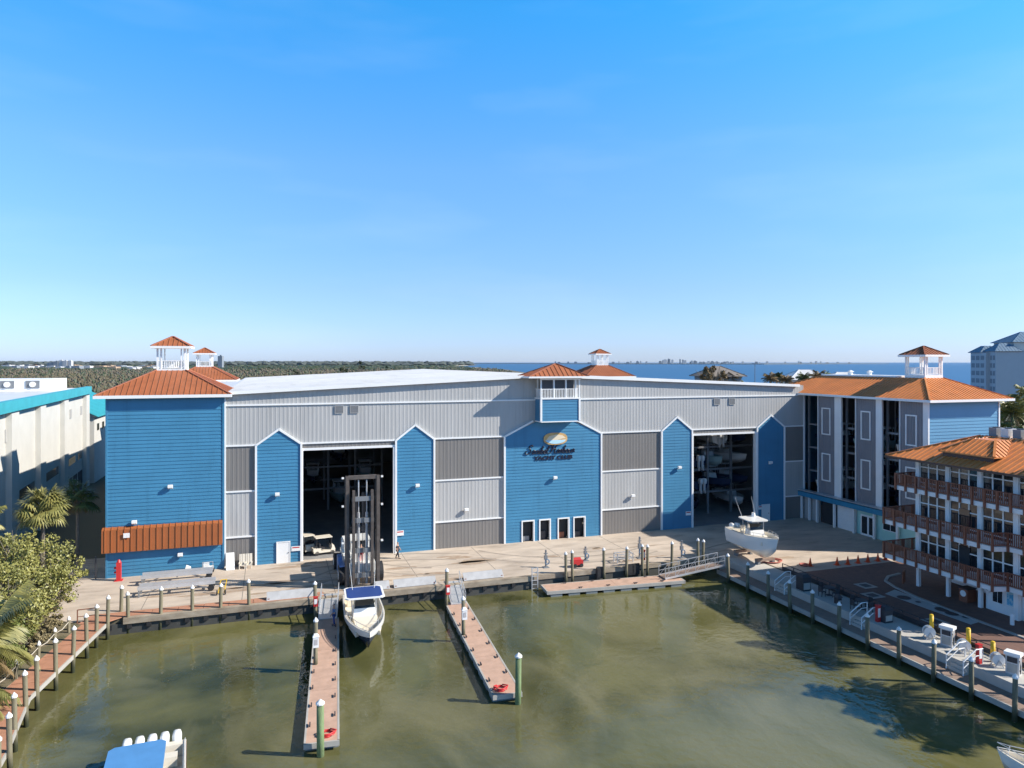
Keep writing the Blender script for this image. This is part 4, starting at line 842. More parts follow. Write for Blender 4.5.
# traffic cones
co_ = thing("traffic_cone", "orange traffic cone lying apart beside the brick terrace edge, farthest left", "traffic cone", (57.1, -18.9, 0), "orange cones along the terrace edge", local=True)
b = MB(); b.tube([(0, 0, .04), (0, 0, .85)], [.2, .035], 12); b.build("cone", conem, co_, True); b = MB(); b.box(-.25, .25, -.25, .25, 0, .04); b.build("base", conem, co_)
for i, (s, n) in enumerate([(60.0, -19.5), (61.2, -19.7), (62.6, -19.65), (63.9, -19.65), (65.2, -19.7), (66.3, -19.65)]): copy_tree(co_, W(s, n), TH, "orange traffic cone in the row on the sunlit strip, %s from the left" % ORD[i])

# ------------------------------------------------------------------ white building with teal trim on the left
wb = thing("white_building", "white stucco building with a teal parapet on the left edge", "building", (-24, 30, 0))
FA = lambda n: -22.5 - (n - 10.5) * .06
NW0, NW1, ZT = -2, 59.5, 16.9
mb = MB(); mb.prism([(FA(NW0), NW0), (FA(NW1), NW1), (-80, NW1), (-80, NW0)], 'z', 0, ZT - .3)
wbw = mb.build("wall", cementw, wb)
for n in (1, 13.0, 26.1, 40.6, 58.4): mb = MB(); mb.prism([(FA(n - 1.5) + .6, n - 1.5), (FA(n + 1.5) + .6, n + 1.5), (FA(n + 1.5) - .3, n + 1.5), (FA(n - 1.5) - .3, n - 1.5)], 'z', 0, ZT - 1.3); mb.build("pilaster", cementw, wb)
mb = MB(); mb.prism([(FA(NW0) + .9, NW0 - .4), (FA(NW1) + .9, NW1 + .4), (FA(NW1) + .1, NW1 + .4), (FA(NW0) + .1, NW0 - .4)], 'z', ZT - 1.2, ZT); mb.build("teal_parapet", teal, wb)
mb = MB(); mb.prism([(FA(NW0) + .1, NW0), (FA(NW1) + .1, NW1), (-80, NW1), (-80, NW0)], 'z', ZT - .3, ZT - .25); mb.build("roof", roofw, wb)
for a, b in [(3, 8), (15.5, 24.0), (30, 38), (43.6, 50.5), (52.8, 56)]:
    mb = MB(); mb.prism([(FA(a) + .06, a), (FA(b) + .06, b), (FA(b) - .2, b), (FA(a) - .2, a)], 'z', 5.2, 6.3); mb.build("window", glass, wb)
for a, b in [(30, 36), (44.2, 48), (49, 52), (53, 56.5)]:
    mb = MB(); mb.prism([(FA(a) + .05, a), (FA(b) + .05, b), (FA(b) - .2, b), (FA(a) - .2, a)], 'z', .0, 3.2); mb.build("doorway", dark, wb)
for a in (11.2, 46.0, 55.0):
    mb = MB(); mb.prism([(FA(a) + .12, a), (FA(a + 1.1) + .12, a + 1.1), (FA(a + 1.1) - .1, a + 1.1), (FA(a) - .1, a)], 'z', 12.4, 13.8); mb.build("wall_vent", lgrey, wb)
wp = thing("rooftop_plant_room", "white plant room with louvred vents on the flat roof at the left edge", "plant room", (-34, 48, 16.6))
mb = MB(); mb.box(-60, -27.6, 47, 57, 16.6, 18.4); mb.build("wall", white, wp)
for i in range(4):
    s = -28.8 - i * 3.3; mb = MB(); mb.box(s - 1.8, s, 46.9, 47, 17.1, 18.2); v = mb.build("louvre", steel, wp); mb = MB(); mb.tube([(s - .9, 46.75, 17.65), (s - .9, 46.9, 17.65)], .42, 14); mb.build("fan_ring", white, v)
tr = thing("teal_roofed_building", "white building with a sloping teal roof just behind the blue tower", "building", (-27, 70, 0))
mb = MB(); mb.prism([(-24.6, 62), (-24.6, 88), (-45, 88), (-45, 62)], 'z', 0, 11.8); mb.build("wall", cementw, tr)
mb = MB(); seam_plane(mb, [(-23.9, 61.5, 11.6), (-23.9, 88.5, 11.6), (-31, 88.5, 15.2), (-31, 61.5, 15.2)], .9); seam_plane(mb, [(-46, 61.5, 11.6), (-46, 88.5, 11.6), (-31, 88.5, 15.2), (-31, 61.5, 15.2)], .9); mb.build("roof", teal, tr)
for n in (64, 68, 73): mb = MB(); mb.box(-24.65, -24.5, n, n + 1.3, 9.0, 10.2); mb.build("window", glass, tr)
mb = MB(); mb.prism([(-45.5, 11.5), (-24.2, 11.5), (-31, 15)], 'n', 61.8, 62.1); mb.build("gable", cementw, tr)
# ------------------------------------------------------------------ hotel far right, houses behind
ho = thing("hotel_block", "tall pale hotel with a blue grey hipped roof at the right edge", "building", None, world_loc=(202.3, 300, 0), rot=R(-8))
mb = MB(); mb.box(0, 7, 4, 17, 0, 25.2); mb.box(1.5, 75, -1, 20, 0, 25.6); mb.build("wall", hotelm, ho)
mb = MB(); mb.box(10, 60, 2, 18, 25.6, 29.6); mb.build("upper_wall", cementw, ho)
mb = MB(); hip(mb, (-.7, 9, 7, 18), (3, 5, 11, 14), 25.3, 28.2, 1.2); hip(mb, (.8, 12, -1.8, 9), (5, 8, 3, 4), 25.7, 29.2, 1.2); hip(mb, (9, 61, 1, 19), (17, 50, 9.8, 10.2), 29.6, 34.2, 1.4); mb.build("roof", hotelr, ho)
for k in range(7):
    for a, b_ in ((5.5, 8.2), (9.4, 12.2), (13.4, 16)): mb = MB(); mb.box(-.12, .02, a, b_, 22 - k * 3.3, 23.9 - k * 3.3); mb.build("window", fard, ho)
    for a, b_ in ((-.2, 1.2), (2.0, 3.4)): mb = MB(); mb.box(1.38, 1.52, a, b_, 22 - k * 3.3, 23.9 - k * 3.3); mb.build("window", fard, ho)
hs = thing("house", "grey gabled house roof showing over the barn among palms", "house", None, world_loc=(53, 183, 0), rot=R(10))
mb = MB(); mb.box(-4.5, 4.5, -4, 4, 0, 17.6); mb.build("wall", fard, hs)
mb = MB(); hip(mb, (-5.6, 5.6, -5, 5), (-.8, .8, -.1, .1), 17.5, 20.0, None); mb.build("roof", mat("weathered_shingle", (.20, .175, .155), .9), hs)
lp = thing("lamp_post", "thin lamp post standing above the barn roof on the right", "lamp post", None, world_loc=(58.5, 171, 0))
mb = MB(); mb.tube([(0, 0, 0), (0, 0, 20.6)], [.14, .07], 6); mb.build("pole", steel, lp); mb = MB(); mb.box(-.7, .7, -.15, .15, 20.5, 20.75); mb.build("lamp_head", steel, lp)
for i, (x, y, a, b, c) in enumerate([(103, 250, 7, 6, 15), (122, 262, 8, 7, 14)]):
    t = thing("pale_house", "pale roofed house beyond the orange wing roof, %s from the left" % ORD[i], "house", None, "pale houses by the sea", world_loc=(x, y, 0)); mb = MB(); mb.box(-a, a, -b, b, 0, c); mb.build("wall", farw, t); mb = MB(); hip(mb, (-a - 1, a + 1, -b - 1, b + 1), (-2, 2, -.1, .1), c, c + 3.4, None); mb.build("roof", roofw, t)
# ------------------------------------------------------------------ distant skyline and town
def px_at(px, d): return ((px - 512) / 710 * d, d)
fk = {}
def far_block(label, cat, px, d, w, h, m, grp, dep=None):
    key = (m.name,)
    if key not in fk:
        b = MB(); b.box(-.5, .5, -.5, .5, 0, 1); b.box(-.15, .2, -.2, .2, 1, 1.08)
        ob_ = b.build("far_block", m); me = ob_.data; bpy.data.objects.remove(ob_); fk[key] = me
    o = bpy.data.objects.new("distant_tower" if cat == "tower block" else "distant_house", fk[key]); COL.objects.link(o)
    x, y = px_at(px, d); o.location = (x, y, -.5); o.scale = (w, dep or w, h); tag(o, label, cat, grp)
r2 = random.Random(5)
for i, (px, w, h) in enumerate([(203, 10, 19), (206.5, 12, 22), (211, 15, 25), (215.5, 12, 28), (220, 15, 27), (224.5, 12, 27)]):
    far_block("slab of the distant hotel cluster on the left horizon, %s from the left" % ORD[i], "tower block", px - 154 + 0, 2400, w, h, fard if i < 3 else farw, "hotel cluster on the left horizon")
far_block("lone grey tower on the horizon right of the rear cupola", "tower block", 220.8, 2300, 14, 42, fard, "hotel cluster on the left horizon")
for i in range(60):
    px = 8 + i * 3.0 + r2.uniform(-1, 1); d = r2.uniform(1900, 3300); w = r2.uniform(12, 34) * d / 2500; h = r2.uniform(6, 11)
    far_block("low pale building of the distant town on the left horizon", "distant house", px, d, w, h, [farw, farw, fart, fard][r2.randrange(4)], "distant town on the left")
sky_px = sorted([r2.uniform(588, 660) for _ in range(16)] + [r2.uniform(660, 735) for _ in range(40)] + [r2.uniform(735, 850) for _ in range(14)] + [r2.uniform(555, 588) for _ in range(4)])
for i, px in enumerate(sky_px):
    k = math.exp(-((px - 672) / 16) ** 2); d = 9000 if px < 740 else 10300
    far_block("tiny pale tower block on the skyline across the bay", "tower block", px, d, r2.uniform(14, 34), r2.uniform(14, 34) + 45 * k * r2.uniform(.5, 1) + 4, [farw, fard, fard][r2.randrange(3)], "skyline across the bay")

# ------------------------------------------------------------------ boats (local frame: bow towards -n, keel at z=0)
CK = .30
def hull_sec(t, L, B, H):
    b = B / 2 * (1 - max(0, (t - .42) / .58) ** 2.4) * (.93 + .07 * min(1, t / .4)); b = max(b, .02)
    k = H * .62 * max(0, (t - .62) / .38) ** 2.1; z = H * (1 + .24 * t * t); ch = k + (z - k) * (CK + .10 * t)
    y = L / 2 - t * L; return b, k, ch, z, y
def outboard(root, x, y, z, m=white, s=1.0):
    b = MB(); rg = []
    for zz, w, l in ((0, .17, .26), (.12, .24, .36), (.55, .25, .37), (.72, .2, .31), (.78, .1, .18)):
        rg.append([(x + s * w * math.copysign(abs(math.cos(a)) ** .6, math.cos(a)), y + s * (l * math.copysign(abs(math.sin(a)) ** .6, math.sin(a)) + .05 * zz), z + s * zz) for a in [i * math.pi / 7 + .1 for i in range(14)]])
    b.loft(rg); o = b.build("outboard", m, root, True)
    b = MB(); b.box(x - .09 * s, x + .09 * s, y - .16 * s, y + .16 * s, z - .95 * s, z + .02); b.box(x - .03, x + .03, y - .1, y + .3 * s, z - 1.3 * s, z - .9 * s); b.build("motor_leg", m if m != blackm else plumb, o)
    return o
def boat(label, org, L, B, H, rot=0.0, grp=None, hull=hullw, bottom=None, top=white, topin=None, motors=2, mcol=white, ttop=True, pad=True, stripe=None, simple=False, ck=.30, radar=True, tox=0.0, rails=True, name="motor_boat", top_scale=1.0, tl=(-.02, .24)):
    global CK; CK = ck
    t_ = thing(name, label, "boat", org, grp, local=True, rot=rot); N = 9 if simple else 16; lo_, up_, gun, inn, sole = [], [], [], [], []
    for i in range(N + 1):
        t = i / N; b, k, ch, z, y = hull_sec(t, L, B, H); rake = lambda zz: -(max(0, t - .55) / .45) ** 2 * (zz - k) * .35
        cb = b * (.86 - .25 * max(0, t - .5)); ib = max(b - .17, .015); zi = z - .02
        fl = z - min(.62, .62 * (1 - max(0, (t - .72) / .28) * .75))
        lo_.append([(-cb, y + rake(ch), ch), (0, y + rake(k), k), (cb, y + rake(ch), ch)])
        up_.append([(cb, y + rake(ch), ch), (b * .985, y + rake((ch + z) / 2), (ch + z) / 2), (b, y + rake(z), z)])
        gun.append((b, ib, y + rake(z), z)); inn.append((ib, fl, y + rake(z) + (.12 if i == N else 0)))
    hb = MB(); hb.loft(lo_, cap=False, closed=False); 
    (hb if bottom is None else hb).f
    if bottom is None:
        ub = hb
    else:
        hb.build("hull_bottom", bottom, t_, True); ub = MB()
    ub.loft(up_, cap=False, closed=False); ub.loft([[(-x, y, z) for x, y, z in r][::-1] for r in up_], cap=False, closed=False)
    b, k, ch, z, y = hull_sec(0, L, B, H); cb = b * .86
    ub.face([(-cb, y, ch), (0, y, k), (cb, y, ch), (b, y, z), (-b, y, z)]); hl = ub.build("hull", hull, t_, False)
    for p in hl.data.polygons: p.use_smooth = len(p.vertices) == 4
    g = MB()
    for i in range(N):
        a, c = gun[i], gun[i + 1]; p, q = inn[i], inn[i + 1]
        for sg in (-1, 1):
            g.face([(sg * a[0], a[2], a[3] + .005), (sg * c[0], c[2], c[3] + .005), (sg * c[1], c[2], c[3] + .03), (sg * a[1], a[2], a[3] + .03)])
            g.face([(sg * p[0], a[2], a[3] + .03), (sg * q[0], c[2], c[3] + .03), (sg * q[0], q[2], q[1]), (sg * p[0], p[2], p[1])])
        g.face([(-p[0], p[2], p[1]), (p[0], p[2], p[1]), (q[0], q[2], q[1]), (-q[0], q[2], q[1])])
    a = gun[0]; g.box(-a[0] + .01, a[0] - .01, a[2] - .45, a[2] - .005, a[3] - .6, a[3] + .02); g.build("deck", cream if not simple else hull, t_)
    fz = H - .58; w = B * .30
    if stripe:
        sb = MB(); sm = [[(x * 1.004 + (.008 if x > 0 else -.008), yy, zz) for x, yy, zz in r[1:]] for r in up_]; sb.loft([[(r[0][0] + .01, r[0][1], r[0][2] + (r[1][2] - r[0][2]) * .45), (r[1][0] + .01, r[1][1], r[1][2] - .05)] for r in sm], cap=False, closed=False); sb.loft([[(-(r[0][0] + .01), r[0][1], r[0][2] + (r[1][2] - r[0][2]) * .45), (-(r[1][0] + .01), r[1][1], r[1][2] - .05)] for r in sm], cap=False, closed=False); sb.build("hull_stripe", stripe, t_)
    rail = MB(); rp = [(x * .97, yy, zz + .09) for x, _, yy, zz in gun]; rail.tube(rp, .025, 5); rail.tube([(-x, y, z) for x, y, z in rp], .025, 5)
    if not simple:
        rail.build("rub_rail", alum, t_)
        if rails:
            bl = MB(); hp = [(ib_, yy, zz + .36) for _, ib_, yy, zz in gun[N // 2 + 1:]]; bl.tube(hp + [(-x, y, z) for x, y, z in hp[::-1]], .022, 5)
            for x, y, z in hp[::2]: bl.bar((x, y, z - .36), (x, y, z), .03); bl.bar((-x, y, z - .36), (-x, y, z), .03)
            bl.build("bow_rail", alum, t_)
            for k in (-1, 1): an = MB(); an.tube([(k * w * .9 + tox, L * .02 + 1.0, H + 1.6), (k * w * 1.1 + tox, L * .02 + 2.2, H + 3.6)], [.022, .01], 5); an.build("antenna", hullw, t_)
    cy = L * .02; c = MB(); c.hexa([(-w, cy - .9, fz), (w, cy - .9, fz), (w, cy + .5, fz), (-w, cy + .5, fz), (-w * .86, cy - .55, fz + 1.15), (w * .86, cy - .55, fz + 1.15), (w * .9, cy + .3, fz + 1.25), (-w * .9, cy + .3, fz + 1.25)]); c.build("console", hullw, t_)
    if not simple:
        c = MB(); c.hexa([(-w * .84, cy - .55, fz + 1.16), (w * .84, cy - .55, fz + 1.16), (w * .84, cy - .5, fz + 1.16), (-w * .84, cy - .5, fz + 1.16), (-w * .74, cy - .2, fz + 1.75), (w * .74, cy - .2, fz + 1.75), (w * .74, cy - .15, fz + 1.75), (-w * .74, cy - .15, fz + 1.75)]); c.build("windshield", glass, t_)
        for k in (-1, 1):
            c = MB(); c.box(k * w * .5 - .28, k * w * .5 + .28, cy + 1.0, cy + 1.55, fz, fz + .75); c.box(k * w * .5 - .28, k * w * .5 + .28, cy + 1.45, cy + 1.6, fz + .7, fz + 1.25); c.build("helm_seat", cream, t_)
        c = MB(); c.box(-w * 1.2, w * 1.2, L * .36, L * .41, fz, fz + .55); c.build("stern_bench", cream, t_)
        if pad:
            c = MB(); c.hexa([(-w, cy - L * .235, fz), (w, cy - L * .235, fz), (w, cy - .92, fz), (-w, cy - .92, fz), (-w * .86, cy - L * .228, fz + .46), (w * .86, cy - L * .228, fz + .46), (w * .98, cy - .92, fz + .62), (-w * .98, cy - .92, fz + .62)]); c.build("sun_pad", cream, t_)
            for k in (-1, 1): c = MB(); c.hexa([(k * B * .40, -L * .12, fz), (k * B * .27, -L * .12, fz), (k * B * .20, -L * .34, fz + .1), (k * B * .28, -L * .36, fz + .1), (k * B * .41, -L * .12, fz + .42), (k * B * .29, -L * .12, fz + .42), (k * B * .21, -L * .34, fz + .45), (k * B * .29, -L * .36, fz + .45)]); c.build("bow_bench", cream, t_)
    if ttop:
        z1 = fz + 2.12; x = w * 1.25 * top_scale; y0, y1 = cy - L * tl[1] * .5 + .1, cy + L * tl[1] * .5 + .35
        def slab(x, y0, y1, z0, z1, r=.25): return [[(px_ + tox, py_, zz) for px_, py_ in [(-x + r, y0), (x - r, y0), (x, y0 + r), (x, y1 - r), (x - r, y1), (-x + r, y1), (-x, y1 - r), (-x, y0 + r)]] for zz in (z0, z1)]
        c = MB(); c.loft(slab(x, y0, y1, z1, z1 + .1)); tt = c.build("t_top", top, t_)
        if topin: c = MB(); c.loft(slab(x - .17, y0 + .17, y1 - .17, z1 + .1, z1 + .125)); c.build("top_canvas", topin, tt)
        if radar and not simple: c = MB(); c.tube([(x * .5, y1 - .4, z1 + .1), (x * .5, y1 - .4, z1 + .5)], [.22, .18], 8); c.build("radar_dome", hullw, tt)
        for sx in (-1, 1):
            for yy in (cy - .35, cy + .65): c = MB(); c.tube([(sx * w * .95, yy, fz + .1), (sx * w * 1.02 + tox, yy + .06, z1)], .035, 6); c.build("top_post", alum, tt)
    for i in range(motors): outboard(t_, (i - (motors - 1) / 2) * .62, L / 2 + .34, H * .78, mcol)
    return t_
# boat being lowered into the water in front of the forklift
boat("white bowrider boat with a navy canopy being lowered by the forklift", (11.75, -19.0, -1.5), 10.4, 3.3, 1.8, rot=R(-3), bottom=hulld, ck=.55, radar=False, top=white, topin=navy, motors=2, mcol=hullw, top_scale=1.28, tl=(0, .27))
# boat on stands on the apron
boat("cream white centre console boat with a hardtop standing on the apron by the corner", (53.3, -15.0, .55), 7.6, 3.0, 2.1, rot=R(-6), top=hullw, motors=2, mcol=hullw, tl=(0, .3))
st_ = thing("boat_stand", "low timber and steel boat stand under the keel of the cream boat on the apron", "boat stand", (52.9, -14, 0))
for nn in (-13.0, -16.6):
    b = MB(); b.box(52.2, 54.4, nn - .22, nn + .22, .3, .55); b.build("bunk", deckd, st_)
    for s in (52.4, 54.2): b = MB(); b.box(s - .15, s + .15, nn - .25, nn + .25, 0, .3); b.build("support_leg", steel, st_)
boat("white boat with a royal blue hardtop cover and five white outboards, lower left", (-1.35, -40.7, WZ - .55), 11.6, 3.7, 1.75, rot=R(4), top=royal, stripe=red, motors=5, mcol=hullw, radar=False, tox=-.42, rails=False, top_scale=.94, tl=(0, .40), pad=False)
boat("small boat with its cover just showing at the lower right corner", (43.6, -54.3, WZ - .4), 8.2, 2.7, 1.4, rot=R(205), top=hullw, motors=1, ttop=False)
# boats on the racks
rk = thing("boat_rack", "tall steel boat rack inside the barn seen through the right doorway", "storage rack", (62, 22, 0), "steel boat racks")
b = MB()
for s in (50.6, 54.4, 58.2, 62.0, 65.8, 69.6):
    for n in (6.5, 14.5): b.box(s - .14, s + .14, n - .14, n + .14, 0, 16)
b.build("rack_post", steel, rk)
b = MB()
for z in (3.2, 6.3, 9.4, 12.5):
    for n in (6.5, 14.5): b.box(50.6, 69.6, n - .1, n + .1, z - .3, z - .05)
b.build("rack_beam", steel, rk)
rk2 = thing("boat_rack", "tall steel boat rack deep inside the barn seen through the left doorway", "storage rack", (14, 30, 0), "steel boat racks")
b = MB()
for s in (.8, 4.6, 8.4, 12.2, 16, 19.8):
    for n in (26, 34): b.box(s - .14, s + .14, n - .14, n + .14, 0, 16)
b.build("rack_post", steel, rk2)
b = MB()
for z in (3.2, 6.3, 9.4, 12.5):
    for n in (26, 34): b.box(.8, 19.8, n - .1, n + .1, z - .3, z - .05)
b.build("rack_beam", steel, rk2)
GR = "boats stored on racks inside the barn"
pal = [hullw, mat("grey_gelcoat", (.35, .38, .42), .3), hulld, mat("seafoam_gelcoat", (.35, .52, .52), .3)]
protos = []
TN = ["floor", "second", "third", "fourth", "top"]
def rack_boat(k, label, s, n, z, rz):
    if len(protos) <= k: protos.append(boat(label, (s, n, z), 8.6, 2.6, 1.35, rot=rz, grp=GR, hull=pal[k], simple=True, motors=2, mcol=[white, blackm, white, white][k], top=white)); return
    copy_tree(protos[k], W(s, n, z), TH + rz, label)
for bi, s in enumerate((52.5, 56.3, 60.1, 63.9, 67.7)):
    for ti, z in enumerate((.5, 3.25, 6.35, 9.45, 12.55)):
        if (bi, ti) in ((3, 0),): continue
        rack_boat((bi * 3 + ti * 2 + bi * ti) % 4, "boat on the %s tier, %s bay from left, behind the right doorway" % (TN[ti], ORD[bi]), s + r2.uniform(-.3, .3), 10.2 + r2.uniform(-1.2, 1.2), z, R(r2.choice([-14, -8, -4, 3, 7, 12, 176, 185])))
for bi, s in enumerate((2.7, 6.5, 10.3, 14.1, 17.9)):
    for ti, z in enumerate((.5, 3.25, 6.35, 9.45, 12.55)):
        if (bi + ti) % 2 == 0 or bi < 1: continue
        rack_boat((bi + ti * 3) % 4, "boat on the %s tier, %s bay from left, behind the left doorway" % (TN[ti], ORD[bi]), s, 29.8, z, 0)
# racks and boats in the wing
for oi, (a, c) in enumerate(OPN):
    m_ = (a + c) / 2; t = thing("boat_rack", "steel boat rack in the %s open bay of the wing from the left" % ORD[oi], "storage rack", (74, m_, 3.5), "steel boat racks")
    b = MB()
    for n in (a - .1, c + .1):
        for s in (73.6, 79.0): b.box(s - .12, s + .12, n - .1, n + .1, 3.5, 16.5)
    b.box(73.5, 73.7, m_ - .45, m_ - .3, 3.5, 16.5); b.build("rack_post", steel, t)
    for z in (6.6, 9.7, 12.8):
        for s in (73.5, 78.9): b = MB(); b.box(s, s + .2, a, c, z - .25, z - .02); b.build("rack_beam", steel, t)
    for ti, z in enumerate((3.6, 6.65, 9.75, 12.85)):
        if (oi, ti) in ((0, 1), (0, 3), (1, 3)): continue
        o = copy_tree(protos[(oi + ti) % 4], W(78.0, m_, z), TH + R(-90), "boat bow on the %s tier of the wing's %s open bay" % (TN[ti + 1] if ti < 3 else "top", ORD[oi])); o['group'] = "boats stored in the wing"

# ------------------------------------------------------------------ marina forklift
fl = thing("marina_forklift", "giant marina forklift with a tall weathered mast holding the boat over the water", "forklift", (12.6, -8, 0))
for s in (11.15, 13.98): b = MB(); b.box(s - .13, s + .13, -11.2, -10.75, .15, 10.45); b.box(s - .19, s + .19, -11.1, -10.85, .15, 10.3); b.build("outer_mast_rail", mast_m, fl)
for s in (11.72, 13.42): b = MB(); b.box(s - .12, s + .12, -11.45, -11.05, -.9, 9.1); b.build("inner_mast_rail", mast_m, fl)
b = MB(); b.box(11.0, 14.13, -11.15, -10.8, 10.1, 10.45); b.box(11.0, 14.13, -10.7, -10.5, 5.2, 5.6); b.build("mast_crossbar", mast_m, fl)
for z in (8.1, 6.1, 3.3, 1.0): b = MB(); b.box(11.57, 13.57, -11.35, -11.1, z, z + .42); b.build("inner_crossbar", steel, fl)
for s in (12.2, 12.95): b = MB(); b.tube([(s, -10.95, .3), (s, -10.95, 7.0)], .13, 8); b.tube([(s, -10.95, 7.0), (s, -10.95, 10.0)], .06, 8); b.build("lift_cylinder", alum, fl)
for s in (11.95, 12.5, 12.65, 13.2): b = MB(); b.bar((s, -11.5, .3), (s, -11.3, 8.9), .05); b.build("lift_chain", plumb, fl)
for s in (11.4, 13.75): b = MB(); b.tube([(s, -10.7, 1.2), (s + .06, -10.62, 4.0), (s - .05, -10.6, 6.5), (s, -10.72, 9.6)], .035, 6); b.build("hydraulic_hose", blackm, fl)
b = MB(); b.box(11.7, 13.4, -11.75, -11.5, -.9, .35); b.build("carriage", mast_m, fl)
for s in (11.55, 13.55): b = MB(); b.hexa([(s - .18, -21.5, -1.55), (s + .18, -21.5, -1.55), (s + .18, -11.7, -1.75), (s - .18, -11.7, -1.75), (s - .18, -21.5, -1.45), (s + .18, -21.5, -1.45), (s + .18, -11.7, -1.4), (s - .18, -11.7, -1.4)]); b.box(s - .18, s + .18, -11.9, -11.6, -1.75, .5); b.build("fork", plumb, fl)
b = MB(); b.box(11.2, 13.9, -10.4, -3.4, .9, 2.0); b.box(11.4, 13.7, -6.0, -3.3, 2.0, 3.1); b.hexa([(11.3, -3.5, .8), (13.8, -3.5, .8), (13.7, -2.2, 1.1), (11.4, -2.2, 1.1), (11.3, -3.5, 3.0), (13.8, -3.5, 3.0), (13.7, -2.4, 2.7), (11.4, -2.4, 2.7)]); b.build("chassis", hullw, fl)
cbn = MB()
for s in (11.75, 13.35):
    for n in (-9.3, -7.4): cbn.box(s - .06, s + .06, n - .06, n + .06, 2.0, 4.0)
cbn.box(11.6, 13.5, -9.5, -7.2, 4.0, 4.14); cbn.box(11.69, 13.41, -9.36, -9.2, 2.0, 2.75); cbn = cbn.build("cab", hullw, fl)
b = MB(); b.box(11.82, 13.28, -9.33, -9.3, 2.75, 3.95); b.box(11.72, 11.75, -9.2, -7.5, 2.75, 3.95); b.build("cab_window", glass, cbn)
b = MB(); b.box(12.2, 12.9, -8.3, -7.7, 2.0, 2.8); b.build("operator_seat", plumb, cbn)
for s in (10.85, 14.25):
    for n, r in ((-9.6, .95), (-4.2, .8)):
        b = MB(); b.tube([(s - .38, n, r), (s - .34, n, r), (s + .34, n, r), (s + .38, n, r)], [r * .86, r, r, r * .86], 20); wl = b.build("wheel", blackm, fl); b = MB(); b.tube([(s - .4, n, r), (s + .4, n, r)], r * .5, 14); b.build("rim", hullw, wl)
b = MB(); b.box(10.5, 11.0, -10.7, -8.6, 1.95, 2.05); b.box(10.55, 10.95, -8.5, -7.2, .7, 2.3); b.build("blue_side_tank", mat("faded_blue_paint", (.10, .20, .42), .5), fl)
for s in (10.75, 14.35):
    for z in (10.2, 7.6, 4.2): b = MB(); b.box(s - .1, s + .1, -11.2, -11.0, z, z + .16); b.build("mast_lamp", hullw, fl)
# ------------------------------------------------------------------ golf carts
gc = thing("golf_cart", "golf cart with a tan roof parked in front of the left doorway", "golf cart", (9.9, 2.1, 0), "golf carts at the left doorway", local=True, rot=R(100))
b = MB(); b.box(-.6, .6, -1.15, 1.15, .28, .5); b.hexa([(-.55, -1.2, .5), (.55, -1.2, .5), (.55, -.75, .5), (-.55, -.75, .5), (-.5, -1.05, .95), (.5, -1.05, .95), (.5, -.75, 1.0), (-.5, -.75, 1.0)]); b.box(-.58, .58, .35, 1.2, .5, .78); b.build("body", cream, gc)
b = MB(); b.box(-.55, .55, -.05, .45, .65, .82); b.box(-.55, .55, .42, .54, .8, 1.25); b.build("seat", plumb, gc)
b = MB(); b.box(-.62, .62, -.85, .95, 1.85, 1.93); b.build("roof", cream, gc)
for i in (-1, 1):
    for n0, n1 in ((-.8, -.7), (.85, .8)): b = MB(); b.bar((i * .54, n0, .7), (i * .54, n1, 1.86), .05); b.build("roof_post", plumb, gc)
    for n in (-.85, .8): b = MB(); b.tube([(i * .5 - .1, n, .24), (i * .5 + .1, n, .24)], .24, 14); b.build("wheel", blackm, gc)
b = MB(); b.bar((0, -.7, .95), (0, -.45, 1.15), .04); b.tube([(.17 * math.cos(a * .5236), -.45 + .05 * math.sin(a * .5236), 1.15 + .15 * math.sin(a * .5236)) for a in range(13)], .02, 5); b.build("steering_wheel", plumb, gc)
b = MB(); b.hexa([(-.5, -.82, 1.0), (.5, -.82, 1.0), (.5, -.79, 1.0), (-.5, -.79, 1.0), (-.5, -.74, 1.8), (.5, -.74, 1.8), (.5, -.71, 1.8), (-.5, -.71, 1.8)]); b.build("windscreen", glass, gc)
copy_tree(gc, W(8.2, 3.6), TH + R(20), "golf cart half hidden just inside the left jamb of the left doorway")
